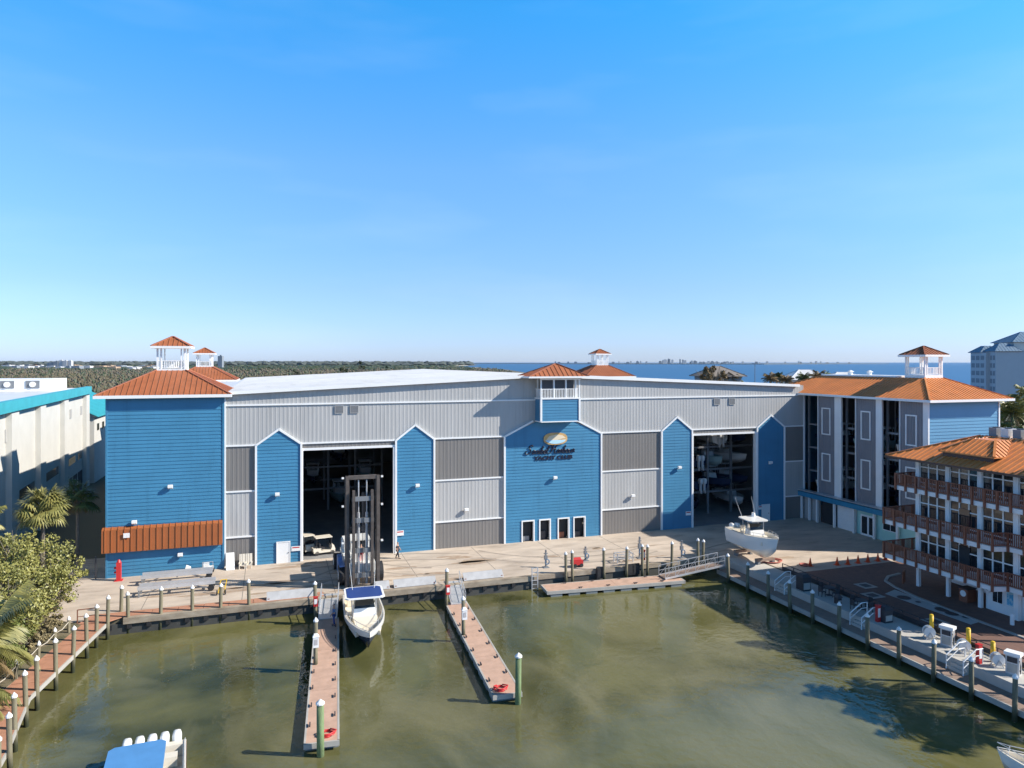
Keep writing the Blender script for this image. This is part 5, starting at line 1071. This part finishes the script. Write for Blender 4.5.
# ------------------------------------------------------------------ people
def skinned(name, pts, edges, rad, m, root, sub=1):
    me = bpy.data.meshes.new(name); me.from_pydata([Vector(p) for p in pts], edges, []); o = bpy.data.objects.new(name, me); COL.objects.link(o); o.parent = root
    md = o.modifiers.new("skin", 'SKIN'); md.use_smooth_shade = True
    for i, r in enumerate(rad): me.skin_vertices[0].data[i].radius = (r, r)
    me.skin_vertices[0].data[0].use_root = True
    s_ = o.modifiers.new("sub", 'SUBSURF'); s_.levels = sub; s_.render_levels = sub
    me.materials.append(m); return o
def person(label, org, rot, shirt, pants, stride=.0, arm=.15):
    t = thing("person", label, "person", org, local=True, rot=rot)
    P = [(0, 0, .95), (0, 0, 1.2), (0, 0, 1.42), (0, -.01, 1.53), (0, -.02, 1.66), (0, -.02, 1.74),
         (-.19, 0, 1.40), (-.25, .02 + arm * .3, 1.13), (-.24, -.06 - arm * .2, .88), (-.24, -.09 - arm * .2, .78), (.19, 0, 1.40), (.25, -.02 - arm * .3, 1.13), (.24, -.06 - arm, .90), (.24, -.1 - arm, .80),
         (-.1, 0, .90), (-.11, -stride * .5 - .02, .50), (-.11, -stride + .02, .09), (-.11, -stride - .13, .04), (.1, 0, .90), (.11, stride * .4 - .03, .50), (.11, stride + .03, .09), (.11, stride - .12, .04)]
    E = [(0, 1), (1, 2), (2, 3), (3, 4), (4, 5), (2, 6), (6, 7), (7, 8), (8, 9), (2, 10), (10, 11), (11, 12), (12, 13), (0, 14), (14, 15), (15, 16), (16, 17), (0, 18), (18, 19), (19, 20), (20, 21)]
    RD = [.13, .125, .13, .055, .10, .07, .062, .05, .038, .035, .062, .05, .038, .035, .085, .065, .05, .035, .085, .065, .05, .035]
    skinned("body", P, E, RD, skin, t)
    ids = [1, 2, 6, 7, 10, 11, 0]; mp = {1: 0, 2: 1, 6: 2, 7: 3, 10: 4, 11: 5, 0: 6}
    skinned("shirt", [P[i] for i in ids], [(6, 0), (0, 1), (1, 2), (2, 3), (1, 4), (4, 5)], [RD[i] + .02 for i in ids], shirt, t)
    ids = [0, 14, 15, 16, 18, 19, 20]; skinned("trousers", [P[i] for i in ids], [(0, 1), (1, 2), (2, 3), (0, 4), (4, 5), (5, 6)], [RD[i] + .018 for i in ids], pants, t)
    skinned("hair", [(0, .02, 1.72), (0, .03, 1.79)], [(0, 1)], [.105, .07], hairm, t)
    for sx, y in ((-.11, -stride), (.11, stride)): b = MB(); b.loft([[(sx - .05, y + .08, 0), (sx + .05, y + .08, 0), (sx + .05, y - .2, 0), (sx - .05, y - .2, 0)], [(sx - .045, y + .07, .09), (sx + .045, y + .07, .09), (sx + .04, y - .17, .06), (sx - .04, y - .17, .06)]]); b.build("shoe", plumb, t)
    return t
person("person in dark clothes walking past the blue panel right of the left doorway", (17.3, -2.4, 0), R(60), darkcl, darkcl, .22, .2)
person("person in a blue shirt and dark trousers standing on the left pier beside the boat", (9.4, -18.0, DZ), R(-100), shirtb, navy, .03, .2)
person("person in dark clothes sitting by the controls under the open cab of the forklift" if False else "person in dark clothes standing at the forklift deck behind the mast", (12.55, -9.9, 2.0), R(180), darkcl, red, .0, .1)

# ------------------------------------------------------------------ quay equipment
for i, (a, b_) in enumerate([(4.1, 8.4), (13.6, 14.9), (15.3, 19.3), (22.0, 26.0)]):
    b = MB(); b.hexa([(a, -12.4, .05), (b_, -12.4, .05), (b_, -12.3, .05), (a, -12.3, .05), (a, -11.75, .62), (b_, -11.75, .62), (b_, -11.65, .62), (a, -11.65, .62)])
    t = thing("fender_panel", ["long grey fender panel leaning on the quay edge left of the left gangway", "short grey fender panel on the quay edge just right of the forklift", "long grey fender panel on the quay edge between forklift and middle gangway", "long grey fender panel on the quay edge right of the middle gangway"][i], "fender panel", (a, -12, 0), "grey fender panels along the quay edge"); b.build("panel", mat("grey_fender", (.38, .38, .38), .7, vscale=1.5), t)
    b = MB(); b.box(a + .1, a + .25, -12.3, -11.55, .03, .2); b.box(b_ - .25, b_ - .1, -12.3, -11.55, .03, .2); b.bar((a + .2, -11.55, .05), (a + .2, -11.62, .55), .08); b.bar((b_ - .2, -11.55, .05), (b_ - .2, -11.62, .55), .08); b.build("prop", brown, t)
def trolley(label, s0, s1, n, z=.95):
    t = thing("boat_trolley", label, "boat trolley", (s0, n, 0), "aluminium trolleys by the blue tower")
    b = MB(); b.box(s0, s1, n - .14, n + .14, z - .3, z); b.box(s0, s1, n + .9, n + 1.15, z - .3, z); b.build("beam", alum, t)
    b = MB(); 
    for s in (s0 + .3, (s0 + s1) / 2, s1 - .3): b.box(s - .06, s + .06, n, n + 1.0, z - .42, z - .3)
    b.box(s0 + .05, s0 + .17, n - .1, n + .02, 0, z - .3); b.box(s0 + .05, s0 + .17, n + 1.0, n + 1.1, 0, z - .3); b.bar((s0 + 1.6, n, z - .3), (s0 + .1, n, .1), .06); b.bar((s1 - 1.8, n, z - .3), (s1 - .4, n, .25), .08); b.build("frame", steel, t)
    for k in (0, 1.05): b = MB(); b.tube([(s1 - .35, n + k - .1, .28), (s1 - .35, n + k + .1, .28)], .28, 14); b.build("wheel", blackm, t)
trolley("long aluminium trolley beam parked close to the blue tower wall", -7.1, -.9, -4.0); trolley("long aluminium trolley beam parked nearer the boardwalk", -6.8, -.4, -7.6)
t = thing("hand_truck", "yellow framed hand truck at the end of the nearer trolley", "hand truck", (.2, -9.1, 0), local=True)
b = MB(); b.bar((-.25, 0, .15), (-.05, .5, 1.2), .06); b.bar((.25, 0, .15), (.45, .5, 1.2), .06); b.bar((-.05, .5, 1.2), (.45, .5, 1.2), .06); b.bar((-.15, .25, .65), (.35, .25, .65), .05); b.build("frame", yellow, t); b = MB(); b.tube([(-.4, 0, .22), (-.3, 0, .22)], .22, 12); b.tube([(.3, 0, .22), (.4, 0, .22)], .22, 12); b.build("wheel", blackm, t)
t = thing("hydrant_post", "red standpipe post standing at the left foot of the blue tower", "standpipe", (-9.4, -1.4, 0), local=True)
b = MB(); b.box(-.2, .2, -.2, .2, 0, 1.75); b.build("post", red, t); b = MB(); b.tube([(0, 0, 1.75), (0, 0, 2.0)], [.2, .1], 10); b.build("cap", red, t); b = MB(); b.tube([(-.4, 0, .8), (-.2, 0, .8)], .1, 8); b.tube([(-.4, 0, 1.2), (-.2, 0, 1.2)], .1, 8); b.box(-.35, .35, -.35, .35, 0, .06); b.build("outlet", red, t)
t = thing("pump_cart", "small white wheeled machine against the blue tower below the awning", "machine", (-1.5, -1.2, 0), local=True)
b = MB(); b.box(-.5, .5, -.35, .35, .25, .55); b.box(-.4, .1, -.3, .3, .55, .95); b.build("housing", hullw, t); b = MB()
for i in (-1, 1): b.bar((i * .48, -.35, .55), (i * .48, -.35, 1.1), .05)
b.bar((-.48, -.35, 1.1), (.48, -.35, 1.1), .05); b.build("handle", alum, t)
for i in (-.4, .4): b = MB(); b.tube([(i, -.38, .2), (i, .38, .2)], .2, 10); b.build("wheel", blackm, t)
t = thing("pressure_washer", "small white machine with a hose left of the wheeled machine under the awning", "machine", (-3.4, -1.0, 0), local=True); b = MB(); b.hexa([(-.35, -.25, .1), (.35, -.25, .1), (.35, .25, .1), (-.35, .25, .1), (-.1, -.2, .8), (.3, -.2, .6), (.3, .2, .6), (-.1, .2, .8)]); b.build("housing", hullw, t); b = MB(); b.tube([(.3, 0, .1), (.6, -.1, .06), (.9, .1, .06), (.7, .3, .06)], .04, 6); b.build("hose", blackm, t)
for i, s in enumerate((1.7, 2.35)):
    t = thing("slatted_chair", ["tan slatted chair by the wall left of the first blue panel, farther from the panel", "tan slatted chair by the wall right beside the first blue panel"][i], "chair", (s, -1.0, 0), "tan slatted chairs by the wall", local=True)
    b = MB(); b.box(-.28, .28, -.3, .25, .35, .41); b.build("seat", cream, t); b = MB(); [b.hexa([(x, .2, .35), (x + .11, .2, .35), (x + .11, .26, .35), (x, .26, .35), (x, .5, 1.35), (x + .11, .5, 1.35), (x + .11, .55, 1.35), (x, .55, 1.35)]) for x in (-.28, -.12, .04, .18)]; b.build("backrest", cream, t)
    for x in (-.26, .26): b = MB(); b.box(x - .04, x + .04, -.3, -.22, 0, .55); b.box(x - .04, x + .04, .2, .28, 0, .35); b.box(x - .07, x + .07, -.34, .3, .55, .6); b.build("arm_leg", cream, t)
t = thing("ramp_board", "pale board propped against the grey wall beside the blue tower", "board", (.7, -.6, 0)); b = MB(); b.hexa([(.2, -1.3, .02), (1.0, -1.3, .02), (1.0, -1.22, .02), (.2, -1.22, .02), (.1, -.2, 1.5), (.9, -.2, 1.5), (.9, -.12, 1.5), (.1, -.12, 1.5)]); b.build("board", white, t)
def flush(label, s, n, h=1.5):
    t = thing("flush_stand", label, "washdown stand", (s, n, 0), "washdown stands on the quay", local=True)
    b = MB(); b.box(-.07, .07, -.07, .07, 0, h); b.build("post", steel, t); b = MB(); b.bar((-.22, 0, h * .80), (.22, 0, h * .80), .07); b.box(-.16, .16, -.12, .12, h * .45, h * .68); b.bar((0, -.2, h * .95), (0, .1, h * .95), .08); b.build("crossbar", steel, t)
    b = MB(); b.tube([(.10 + .22 * math.cos(a * .628), -.16, h * .34 + .26 * math.sin(a * .628)) for a in range(11)], .06, 6); b.build("hose", mat("blue_hose", (.12, .2, .3), .6), t); b = MB(); b.box(-.3, .3, -.3, .3, 0, .06); b.build("foot", steel, t)
flush("grey washdown stand with a coiled hose left of the first floating dock pilings", 31.1, -10.6, 1.8); flush("grey washdown stand with a coiled hose between the second and third floating dock pilings", 36.0, -9.6); flush("tall washdown stand with a coiled hose behind the pair of pilings at mid floating dock", 41.9, -10.6, 2.3); flush("dark washdown stand with a coiled hose near the head of the truss gangway", 46.2, -12.0, 1.9)
t = thing("red_cart", "low red tank cart on the quay beside the first pair of pilings", "cart", (34.3, -11.4, 0), local=True); b = MB(); b.box(-.7, .5, -.3, .3, .25, .7); b.tube([(-.6, 0, .75), (.3, 0, .75)], .22, 10); b.build("tank", red, t); b = MB(); b.tube([(-.4, -.35, .2), (-.4, .35, .2)], .2, 10); b.tube([(.3, -.35, .2), (.3, .35, .2)], .2, 10); b.build("wheel", blackm, t); b = MB(); b.bar((.5, 0, .5), (1.1, 0, .9), .05); b.build("handle", plumb, t)
t = thing("frame_rack", "low aluminium frame rack on the quay behind the floating dock", "rack", (39.6, -11.3, 0), local=True); b = MB()
for x in (-.9, .9):
    for y in (-.4, .4): b.box(x - .05, x + .05, y - .05, y + .05, 0, .95)
for z in (.5, .95): b.box(-.95, .95, -.45, -.35, z - .06, z); b.box(-.95, .95, .35, .45, z - .06, z); b.box(-.95, -.85, -.45, .45, z - .06, z); b.box(.85, .95, -.45, .45, z - .06, z)
b.build("frame", alum, t)
for i, s in enumerate((36.0, 39.3, 40.1)):  # black blocks put in for the square shadows on the seawall face
    b = MB(); b.box(-.38, .38, -.1, .1, -.75, .35); b.box(-.3, .3, -.12, -.1, -.6, .2); single(b, "shadow_block", blackm, "painted shadow block on the seawall behind the floating dock, %s from the left" % ORD[i], "fender", (s, -13.08, -.1), "shadow blocks behind the floating dock", local=True)
t = thing("dock_ladder", "pale ladder on the seawall at the left end of the floating dock", "ladder", (28.9, -13.15, 0)); b = MB(); b.box(28.6, 28.68, -13.2, -13.1, -1.4, .9); b.box(29.2, 29.28, -13.2, -13.1, -1.4, .9); b.build("stile", alum, t); 
for z in (-1.2, -.8, -.4, 0, .4, .8): b = MB(); b.box(28.68, 29.2, -13.18, -13.12, z, z + .06); b.build("rung", alum, t)
for l, s, n in [("red hose ring lying flat on the sunlit concrete right of the cream boat", 54.4, -16.2), ("small red hose ring lying on the concrete beside the brick terrace", 56.6, -18.6)]:
    b = MB()
    for k in range(3): b.tube([((.75 + .1 * k + .08 * math.sin(a * 2.1 + k)) * math.cos(a * .3307) * (1.2 if s < 55 else .5), (.75 + .1 * k) * math.sin(a * .3307) * (1 if s < 55 else .5), .06 + .04 * k) for a in range(20)], .05, 6)
    single(b, "hose_ring", mat("faded_red_hose", (.42, .12, .09), .7), l, "hose", (s, n, .0), "red hose rings on the apron", local=True, smooth=True)
for i in range(26):
    nn = -12.93; s = -8 + i * 1.45
    if s > 28: break
    b = MB(); b.box(-.18, .18, -.09, .09, -.85, -.5); single(b, "tyre_fender", blackm, "small dark fender block on the seawall waterline, %s from the left" % (ORD[i] if i < 16 else ["seventeenth", "eighteenth", "nineteenth", "twentieth", "twenty first", "twenty second", "twenty third", "twenty fourth", "twenty fifth"][i - 16]), "fender", (s, nn, 0), "fender blocks on the seawall", local=True)
t = thing("metal_gate", "rusty pipe gate at the corner of the left boardwalk", "gate", (-10.2, -13.0, 0)); b = MB(); b.box(-10.3, -10.22, -13.1, -13.02, 0, 1.1); b.box(-8.9, -8.82, -13.0, -12.92, 0, 1.1); b.bar((-10.26, -13.06, 1.1), (-8.86, -12.96, 1.1), .07); b.bar((-10.26, -13.06, .55), (-8.86, -12.96, .55), .05); b.build("frame", mat("rusty_pipe", (.22, .10, .06), .8), t)
t = thing("mesh_fence", "dark mesh fence between the blue tower and the white building", "fence", (-12.5, -.2, 0)); b = MB()
for s in (-16.5, -14.8, -13.2, -11.6): b.box(s - .05, s + .05, -.25, -.15, 0, 2.2)
b.build("fence_post", plumb, t); b = MB()
for k in range(12): b.box(-16.5, -11.6, -.21, -.19, .1 + k * .18, .12 + k * .18)
b.build("wire", plumb, t)

# ------------------------------------------------------------------ trees and palms
def rv(r=rnd): 
    while True:
        v = Vector((r.uniform(-1, 1), r.uniform(-1, 1), r.uniform(-1, 1)))
        if .05 < v.length < 1: return v
def leaf(mb, p, size, r):
    a = rv(r).normalized(); b_ = a.cross(rv(r)).normalized(); a *= size; b_ *= size * .5
    mb.face([p - a, p + b_, p + a, p - b_])
def palm(label, h, loc=None, wloc=None, crown_r=2.6, nf=22, kind='feather', m=frond, seed=0, grp=None, cat="palm tree", dead=6, lean=(0, 0), leaflets=16):
    r = random.Random(seed); t = thing("palm_tree", label, cat, loc, grp, local=True, world_loc=wloc, rot=r.uniform(0, 6)); top = Vector((lean[0], lean[1], h))
    b = MB(); b.tube([(0, 0, -.3), (lean[0] * .3, lean[1] * .3, h * .4), (lean[0] * .75, lean[1] * .75, h * .8), tuple(top)], [.24, .17, .15, .17], 8); b.build("trunk", trunkm, t, True)
    def fr(mb, az, el, L, droop):
        pts = []; p = top.copy(); d = Vector((math.cos(az) * math.cos(el), math.sin(az) * math.cos(el), math.sin(el))); n = 9
        for i in range(n + 1): pts.append(p.copy()); p += d * (L / n); d = (d + Vector((0, 0, -droop / n * (.5 + i / n)))).normalized()
        mb.tube(pts, [.035 * (1 - .8 * i / n) + .006 for i in range(n + 1)], 4, cap=False)
        side = Vector((-math.sin(az), math.cos(az), 0))
        if kind == 'feather':
            for i in range(leaflets):
                u = .1 + .9 * i / leaflets; k = min(int(u * n), n - 1); q = pts[k].lerp(pts[k + 1], u * n - k); dd = (pts[k + 1] - pts[k]).normalized()
                ll = L * .30 * math.sin(math.pi * min(1, .12 + u * .86)) ** .6 + .12; w = L / leaflets * .42
                for sg in (-1, 1):
                    e = (side * sg * .8 + dd * .55 + Vector((0, 0, -.35 - r.random() * .35))).normalized() * ll * r.uniform(.8, 1.1)
                    mb.face([q - dd * w, q + dd * w, q + e * .6 + dd * w * .6 - Vector((0, 0, .02)), q + e - Vector((0, 0, ll * .18))])
        else:
            q = pts[5]; dd = (pts[6] - pts[4]).normalized(); nl = 15
            for i in range(nl):
                a = (i / (nl - 1) - .5) * 3.6; e = (dd * math.cos(a) + side * math.sin(a) + Vector((0, 0, -.18 - .2 * abs(math.sin(a))))).normalized() * L * .52 * r.uniform(.85, 1.05); w = side.cross(e).cross(e).normalized() * L * .028 if True else 0
                wv = e.cross(Vector((0, 0, 1))).normalized() * L * .035
                mb.face([q, q + e * .55 + wv, q + e + Vector((0, 0, -L * .14)), q + e * .55 - wv])
    b = MB()
    for i in range(nf): fr(b, i * 2.399 + r.uniform(-.3, .3), r.uniform(-.35, 1.25) if kind == 'feather' else r.uniform(-.5, 1.3), crown_r * r.uniform(.85, 1.15), r.uniform(.9, 1.8) if kind == 'feather' else .5)
    b.build("crown", m, t)
    if dead:
        b = MB()
        for i in range(dead): fr(b, r.uniform(0, 6.28), r.uniform(-1.2, -.6), crown_r * .7, .8)
        b.build("dry_fronds", frondd, t)
    return t
def tree(label, blobs, loc=None, wloc=None, h=5, n=4000, size=.16, m=leafm, seed=0, grp=None, cat="tree", name="broadleaf_tree", limbs=14, bare=.0):
    r = random.Random(seed); t = thing(name, label, cat, loc, grp, local=True, world_loc=wloc); b = MB(); b.tube([(0, 0, -.3), (.1, .05, h * .25), (.0, .1, h * .5)], [h * .03, h * .022, h * .014], 8)
    for i in range(limbs):
        c, rad = blobs[i % len(blobs)]; e = Vector(c) + Vector([x * y for x, y in zip(rv(r), rad)]) * .9; s0 = Vector((0, .05, h * r.uniform(.12, .5))); mid = s0.lerp(e, .5) + rv(r) * h * .08
        b.tube([s0, mid, e], [h * .013, h * .008, h * .003], 5)
        for _ in range(3): b.tube([mid.lerp(e, r.uniform(0, .8)), e + rv(r) * h * .14], [h * .005, h * .0015], 4)
    b.build("trunk", twig, t)
    b = MB(); tot = sum(x[1][0] * x[1][1] * x[1][2] for x in blobs)
    for c, rad in blobs:
        k = int(n * rad[0] * rad[1] * rad[2] / tot); cl = [Vector(c) + Vector([x * y for x, y in zip(rv(r).normalized() * r.uniform(.45, 1.05), rad)]) for _ in range(max(6, k // 60))]
        for _ in range(k):
            q = r.choice(cl) + rv(r) * min(rad) * .33
            leaf(b, q, size * r.uniform(.6, 1.3), r)
    b.build("crown", m, t); return t
yol = mat("yellow_olive_leaf", (.36, .33, .09), .5, vscale=.8, col2=(.15, .16, .045))
tree("open leafy tree with bare grey twigs on the left bank by the boardwalk corner", [((.4, 0, 5.0), (2.4, 2.4, 1.8)), ((1.6, -1.8, 3.6), (1.9, 2.0, 1.7)), ((-1.6, 1.4, 5.6), (2.0, 2.0, 1.5)), ((2.3, .4, 3.4), (1.0, 1.4, 1.3)), ((.6, -1, 1.8), (1.6, 1.8, 1.4))], (-13.4, -11.4, 0), h=8, n=8200, size=.125, seed=3, limbs=44, m=yol)
tree("dense leafy tree on the left bank behind the fan palm", [((0, 0, 4.2), (2.5, 2.8, 1.9)), ((1.2, -2.0, 2.8), (1.8, 2.2, 1.6)), ((-1.5, 1, 4.8), (2.0, 2.0, 1.6)), ((.8, -1, 1.3), (1.5, 2, 1.2))], (-14.2, -16.4, 0), h=7, n=8200, size=.125, seed=4, limbs=40, m=yol)
tree("low bush spilling over the bank beside the land side posts", [((0, 0, 2.2), (1.7, 2.8, 1.6)), ((.6, -2.6, 1.6), (1.4, 2.2, 1.2))], (-13.2, -20.4, 0), h=4, n=5200, size=.12, seed=5, cat="bush", name="bush", limbs=30, m=leafm)
tree("brownish dry bush on the left bank below the coconut fronds", [((0, 0, 1.5), (1.5, 2.6, 1.2))], (-13.4, -25.2, 0), h=3, n=3800, size=.12, seed=6, m=mat("dry_leaf", (.28, .22, .10), .7, vscale=.8, col2=(.12, .10, .045)), cat="bush", name="bush", limbs=40)
palm("fan palm with a shaggy rounded crown above the left bank trees", 8.2, (-14.4, -6.4, 0), crown_r=2.2, nf=70, kind='fan', m=frondy, seed=1, dead=12)
palm("yellowed palm with drooping fronds at the left edge beside the fan palm", 7.2, (-18.4, -9.4, 0), crown_r=2.9, nf=28, m=frondy, seed=2, dead=10)
palm("shaded fan palm standing between the white building and the blue tower", 7.4, (-13.9, 3.2, 0), crown_r=2.3, nf=30, kind='fan', m=frond, seed=3, dead=8)
palm("young coconut palm with long arching fronds over the left boardwalk", 3.0, (-13.0, -24.8, 0), crown_r=4.2, nf=22, m=frondy, seed=4, dead=6, leaflets=26)
palm("coconut palm at the left edge low beside the near end of the boardwalk", 2.0, (-13.2, -29.5, 0), crown_r=3.8, nf=22, m=frondy, seed=15, dead=9, leaflets=26)
drym = mat("dry_grass_leaf", (.30, .24, .12), .8, vscale=.8, col2=(.14, .115, .055))
for l, s_, n_, sd in [("straw coloured scrub at the left bank edge by the pipe gate", -12.2, -14.4, 61), ("straw coloured scrub between the leafy trees and the land side posts", -12.3, -17.8, 62), ("straw coloured scrub beside the second coconut palm", -13.3, -28.5, 63), ("straw coloured scrub under the leafy tree at the apron edge", -12.9, -9.0, 64)]:
    tree(l, [((0, 0, .6), (1.2, 1.7, .6))], (s_, n_, 0), h=1.5, n=1500, size=.13, seed=sd, m=drym, cat="scrub", name="dry_scrub", limbs=30, grp="dry scrub on the left bank")
tree("dark shrub in the shade at the foot of the white building", [((0, 0, 1.3), (1.6, 2.2, 1.2))], (-15.2, 1.0, 0), h=2.6, n=900, size=.2, seed=9, m=leafd, cat="bush", name="bush")
tree("dark shrub below the yellowed palm at the left edge", [((0, 0, 2.4), (2.6, 3, 1.9))], (-18.5, -14.5, 0), h=4.4, n=1800, size=.18, seed=10, m=leafd, cat="bush", name="bush")
for i, (x, y, h) in enumerate([(79.5, 113, 13), (75.5, 112, 10.5), (86, 118, 14.5), (73, 106, 8.5)]):
    palm("palm in the green clump right of the wing, %s tallest" % ["second", "third", "topmost and", "fourth"][i] if i != 2 else "tallest palm of the green clump right of the wing", h, wloc=(x, y, 0), crown_r=3.4, nf=30, m=[frondy, frond][i % 2], seed=20 + i, grp="palms right of the wing", dead=6)
tree("round dark green tree in the clump right of the wing", [((0, 0, 8), (4.5, 4.5, 3.2)), ((4, 1, 7), (4, 4, 3))], wloc=(82, 112, 0), h=11, n=2600, size=.38, seed=31, m=leafm)
tree("dark tree behind the copper roof at the right edge", [((0, 0, 6), (5, 5, 3.2))], wloc=(88, 108, 0), h=9, n=1600, size=.38, seed=32, m=leafd)
for i, (px, d, h) in enumerate([(703, 200, 16.6), (709, 185, 17.3), (731, 180, 17.2), (738, 190, 16.4), (770, 175, 16.9), (777, 178, 17.1), (786, 172, 16.7), (805, 168, 17.0), (818, 160, 17.7), (824, 166, 17.5)]):
    palm("palm crown rising behind the barn roof on the right, %s from the left" % ORD[i], h, wloc=((px - 512) / 710 * d, d, 0), crown_r=2.2, nf=26, m=[frondd, frond][i % 2], seed=40 + i, grp="palms behind the barn", dead=3, leaflets=10)
tree("reddish brown tree beside the house roof behind the barn", [((0, 0, 18), (3, 3, 2.2))], wloc=(50, 176, 0), h=19, n=700, size=.4, seed=60, m=frondd)
for i, (px, d, h) in enumerate([(343, 330, 20.6), (362, 300, 21.8), (297, 500, 18), (388, 520, 18.5)]):
    tree("tall dark tree standing above the far scrub beyond the white roof, %s from the left" % ["second", "third", "first", "fourth"][i], [((0, 0, h * .82), (2.2, 2.2, h * .15)), ((1.2, .5, h * .68), (2.6, 2.4, h * .1))], wloc=((px - 512) / 710 * d, d, 0), h=h, n=500, size=.5, seed=70 + i, m=leafd, grp="tall trees in the scrub")
# palms on the terrace beyond the right edge; their shadows fall on the water
for i, (s, n, h) in enumerate([(64.4, -43.2, 14), (61.0, -50.0, 12.5), (59.5, -53.5, 10)]):
    palm("tall palm on the brick terrace beyond the fuel pumps, %s along" % ORD[i], h, (s, n, 0), crown_r=3.6, nf=26, m=frond, seed=80 + i, grp="palms on the terrace", dead=2)
# ------------------------------------------------------------------ mangrove scrub to the left horizon
phi = (1 + 5 ** .5) / 2
ICO = [Vector(v).normalized() for v in [(-1, phi, 0), (1, phi, 0), (-1, -phi, 0), (1, -phi, 0), (0, -1, phi), (0, 1, phi), (0, -1, -phi), (0, 1, -phi), (phi, 0, -1), (phi, 0, 1), (-phi, 0, -1), (-phi, 0, 1)]]
IF = [(0, 11, 5), (0, 5, 1), (0, 1, 7), (0, 7, 10), (0, 10, 11), (1, 5, 9), (5, 11, 4), (11, 10, 2), (10, 7, 6), (7, 1, 8), (3, 9, 4), (3, 4, 2), (3, 2, 6), (3, 6, 8), (3, 8, 9), (4, 9, 5), (2, 4, 11), (6, 2, 10), (8, 6, 7), (9, 8, 1)]
def inland(x, y):
    c_ = False; P_ = coast
    for i in range(len(P_)):
        (a, b_), (d, e) = P_[i], P_[(i + 1) % len(P_)]
        if (b_ > y) != (e > y) and x < (d - a) * (y - b_) / (e - b_) + a: c_ = not c_
    return c_
def scrub(name, m, count, seed, d0, d1, p0, p1, w0, w1, hs=1.0):
    r = random.Random(seed); b = MB(); k = 0
    while k < count:
        d = d0 * (d1 / d0) ** r.random(); px = r.uniform(p0, p1); x = (px - 512) / 710 * d
        if not inland(x, d) or not inland(x + 25, d): k += 1; continue
        w = r.uniform(w0, w1) * (1 + d / 2500); hgt = r.uniform(1.6, 4.2) * (1 + d / 6000) * hs; base_ = len(b.v)
        for v in ICO: q = v * r.uniform(.65, 1.15); b.v.append((x + q.x * w, d + q.y * w, max(-.3, hgt * .55 + q.z * hgt * .8)))
        b.f += [tuple(base_ + i for i in f) for f in IF]; k += 1
    struct(b, name, m, kind='stuff', world_=True)
mg = mat("mangrove_scrub", (0.115, 0.095, 0.055), .9, vscale=.05, col2=(0.058, 0.055, 0.026), thresh=(.35, .6)); mg2 = mat("bare_scrub", (0.125, 0.105, 0.07), .9, vscale=.03)
scrub("mangrove_thicket", mg, 9000, 1, 190, 1100, -60, 560, .7, 2.2, .9)
scrub("dark_thicket", leafd, 5000, 6, 190, 3000, -60, 560, .6, 1.8, 1.0)
scrub("bare_thicket", mg2, 9000, 2, 300, 3200, -60, 560, .7, 2.4, .8)
scrub("far_tree_belt", leafd, 1600, 3, 1900, 5200, -60, 470, 5, 10)
scrub("horizon_trees", mat("hazy_far_trees", (.07, .085, .075), .9), 1500, 5, 4200, 6500, -80, 470, 8, 18, 3.2)
scrub("shore_trees", leafd, 160, 4, 190, 300, 640, 1200, 2, 4)

# ------------------------------------------------------------------ air
hm = bpy.data.materials.new("haze"); hm.use_nodes = True; ht = hm.node_tree; ht.nodes.clear()
hv = ht.nodes.new("ShaderNodeVolumePrincipled"); hv.inputs["Color"].default_value = (.80, .88, 1.0, 1); hv.inputs["Density"].default_value = 0.000011; hv.inputs["Anisotropy"].default_value = 0.2
hq = ht.nodes.new("ShaderNodeOutputMaterial"); ht.links.new(hv.outputs[0], hq.inputs["Volume"])
mb = MB(); mb.box(-16000, 16000, -400, 16000, -5.5, 80); hz = struct(mb, "haze", hm, kind='stuff', world_=True)
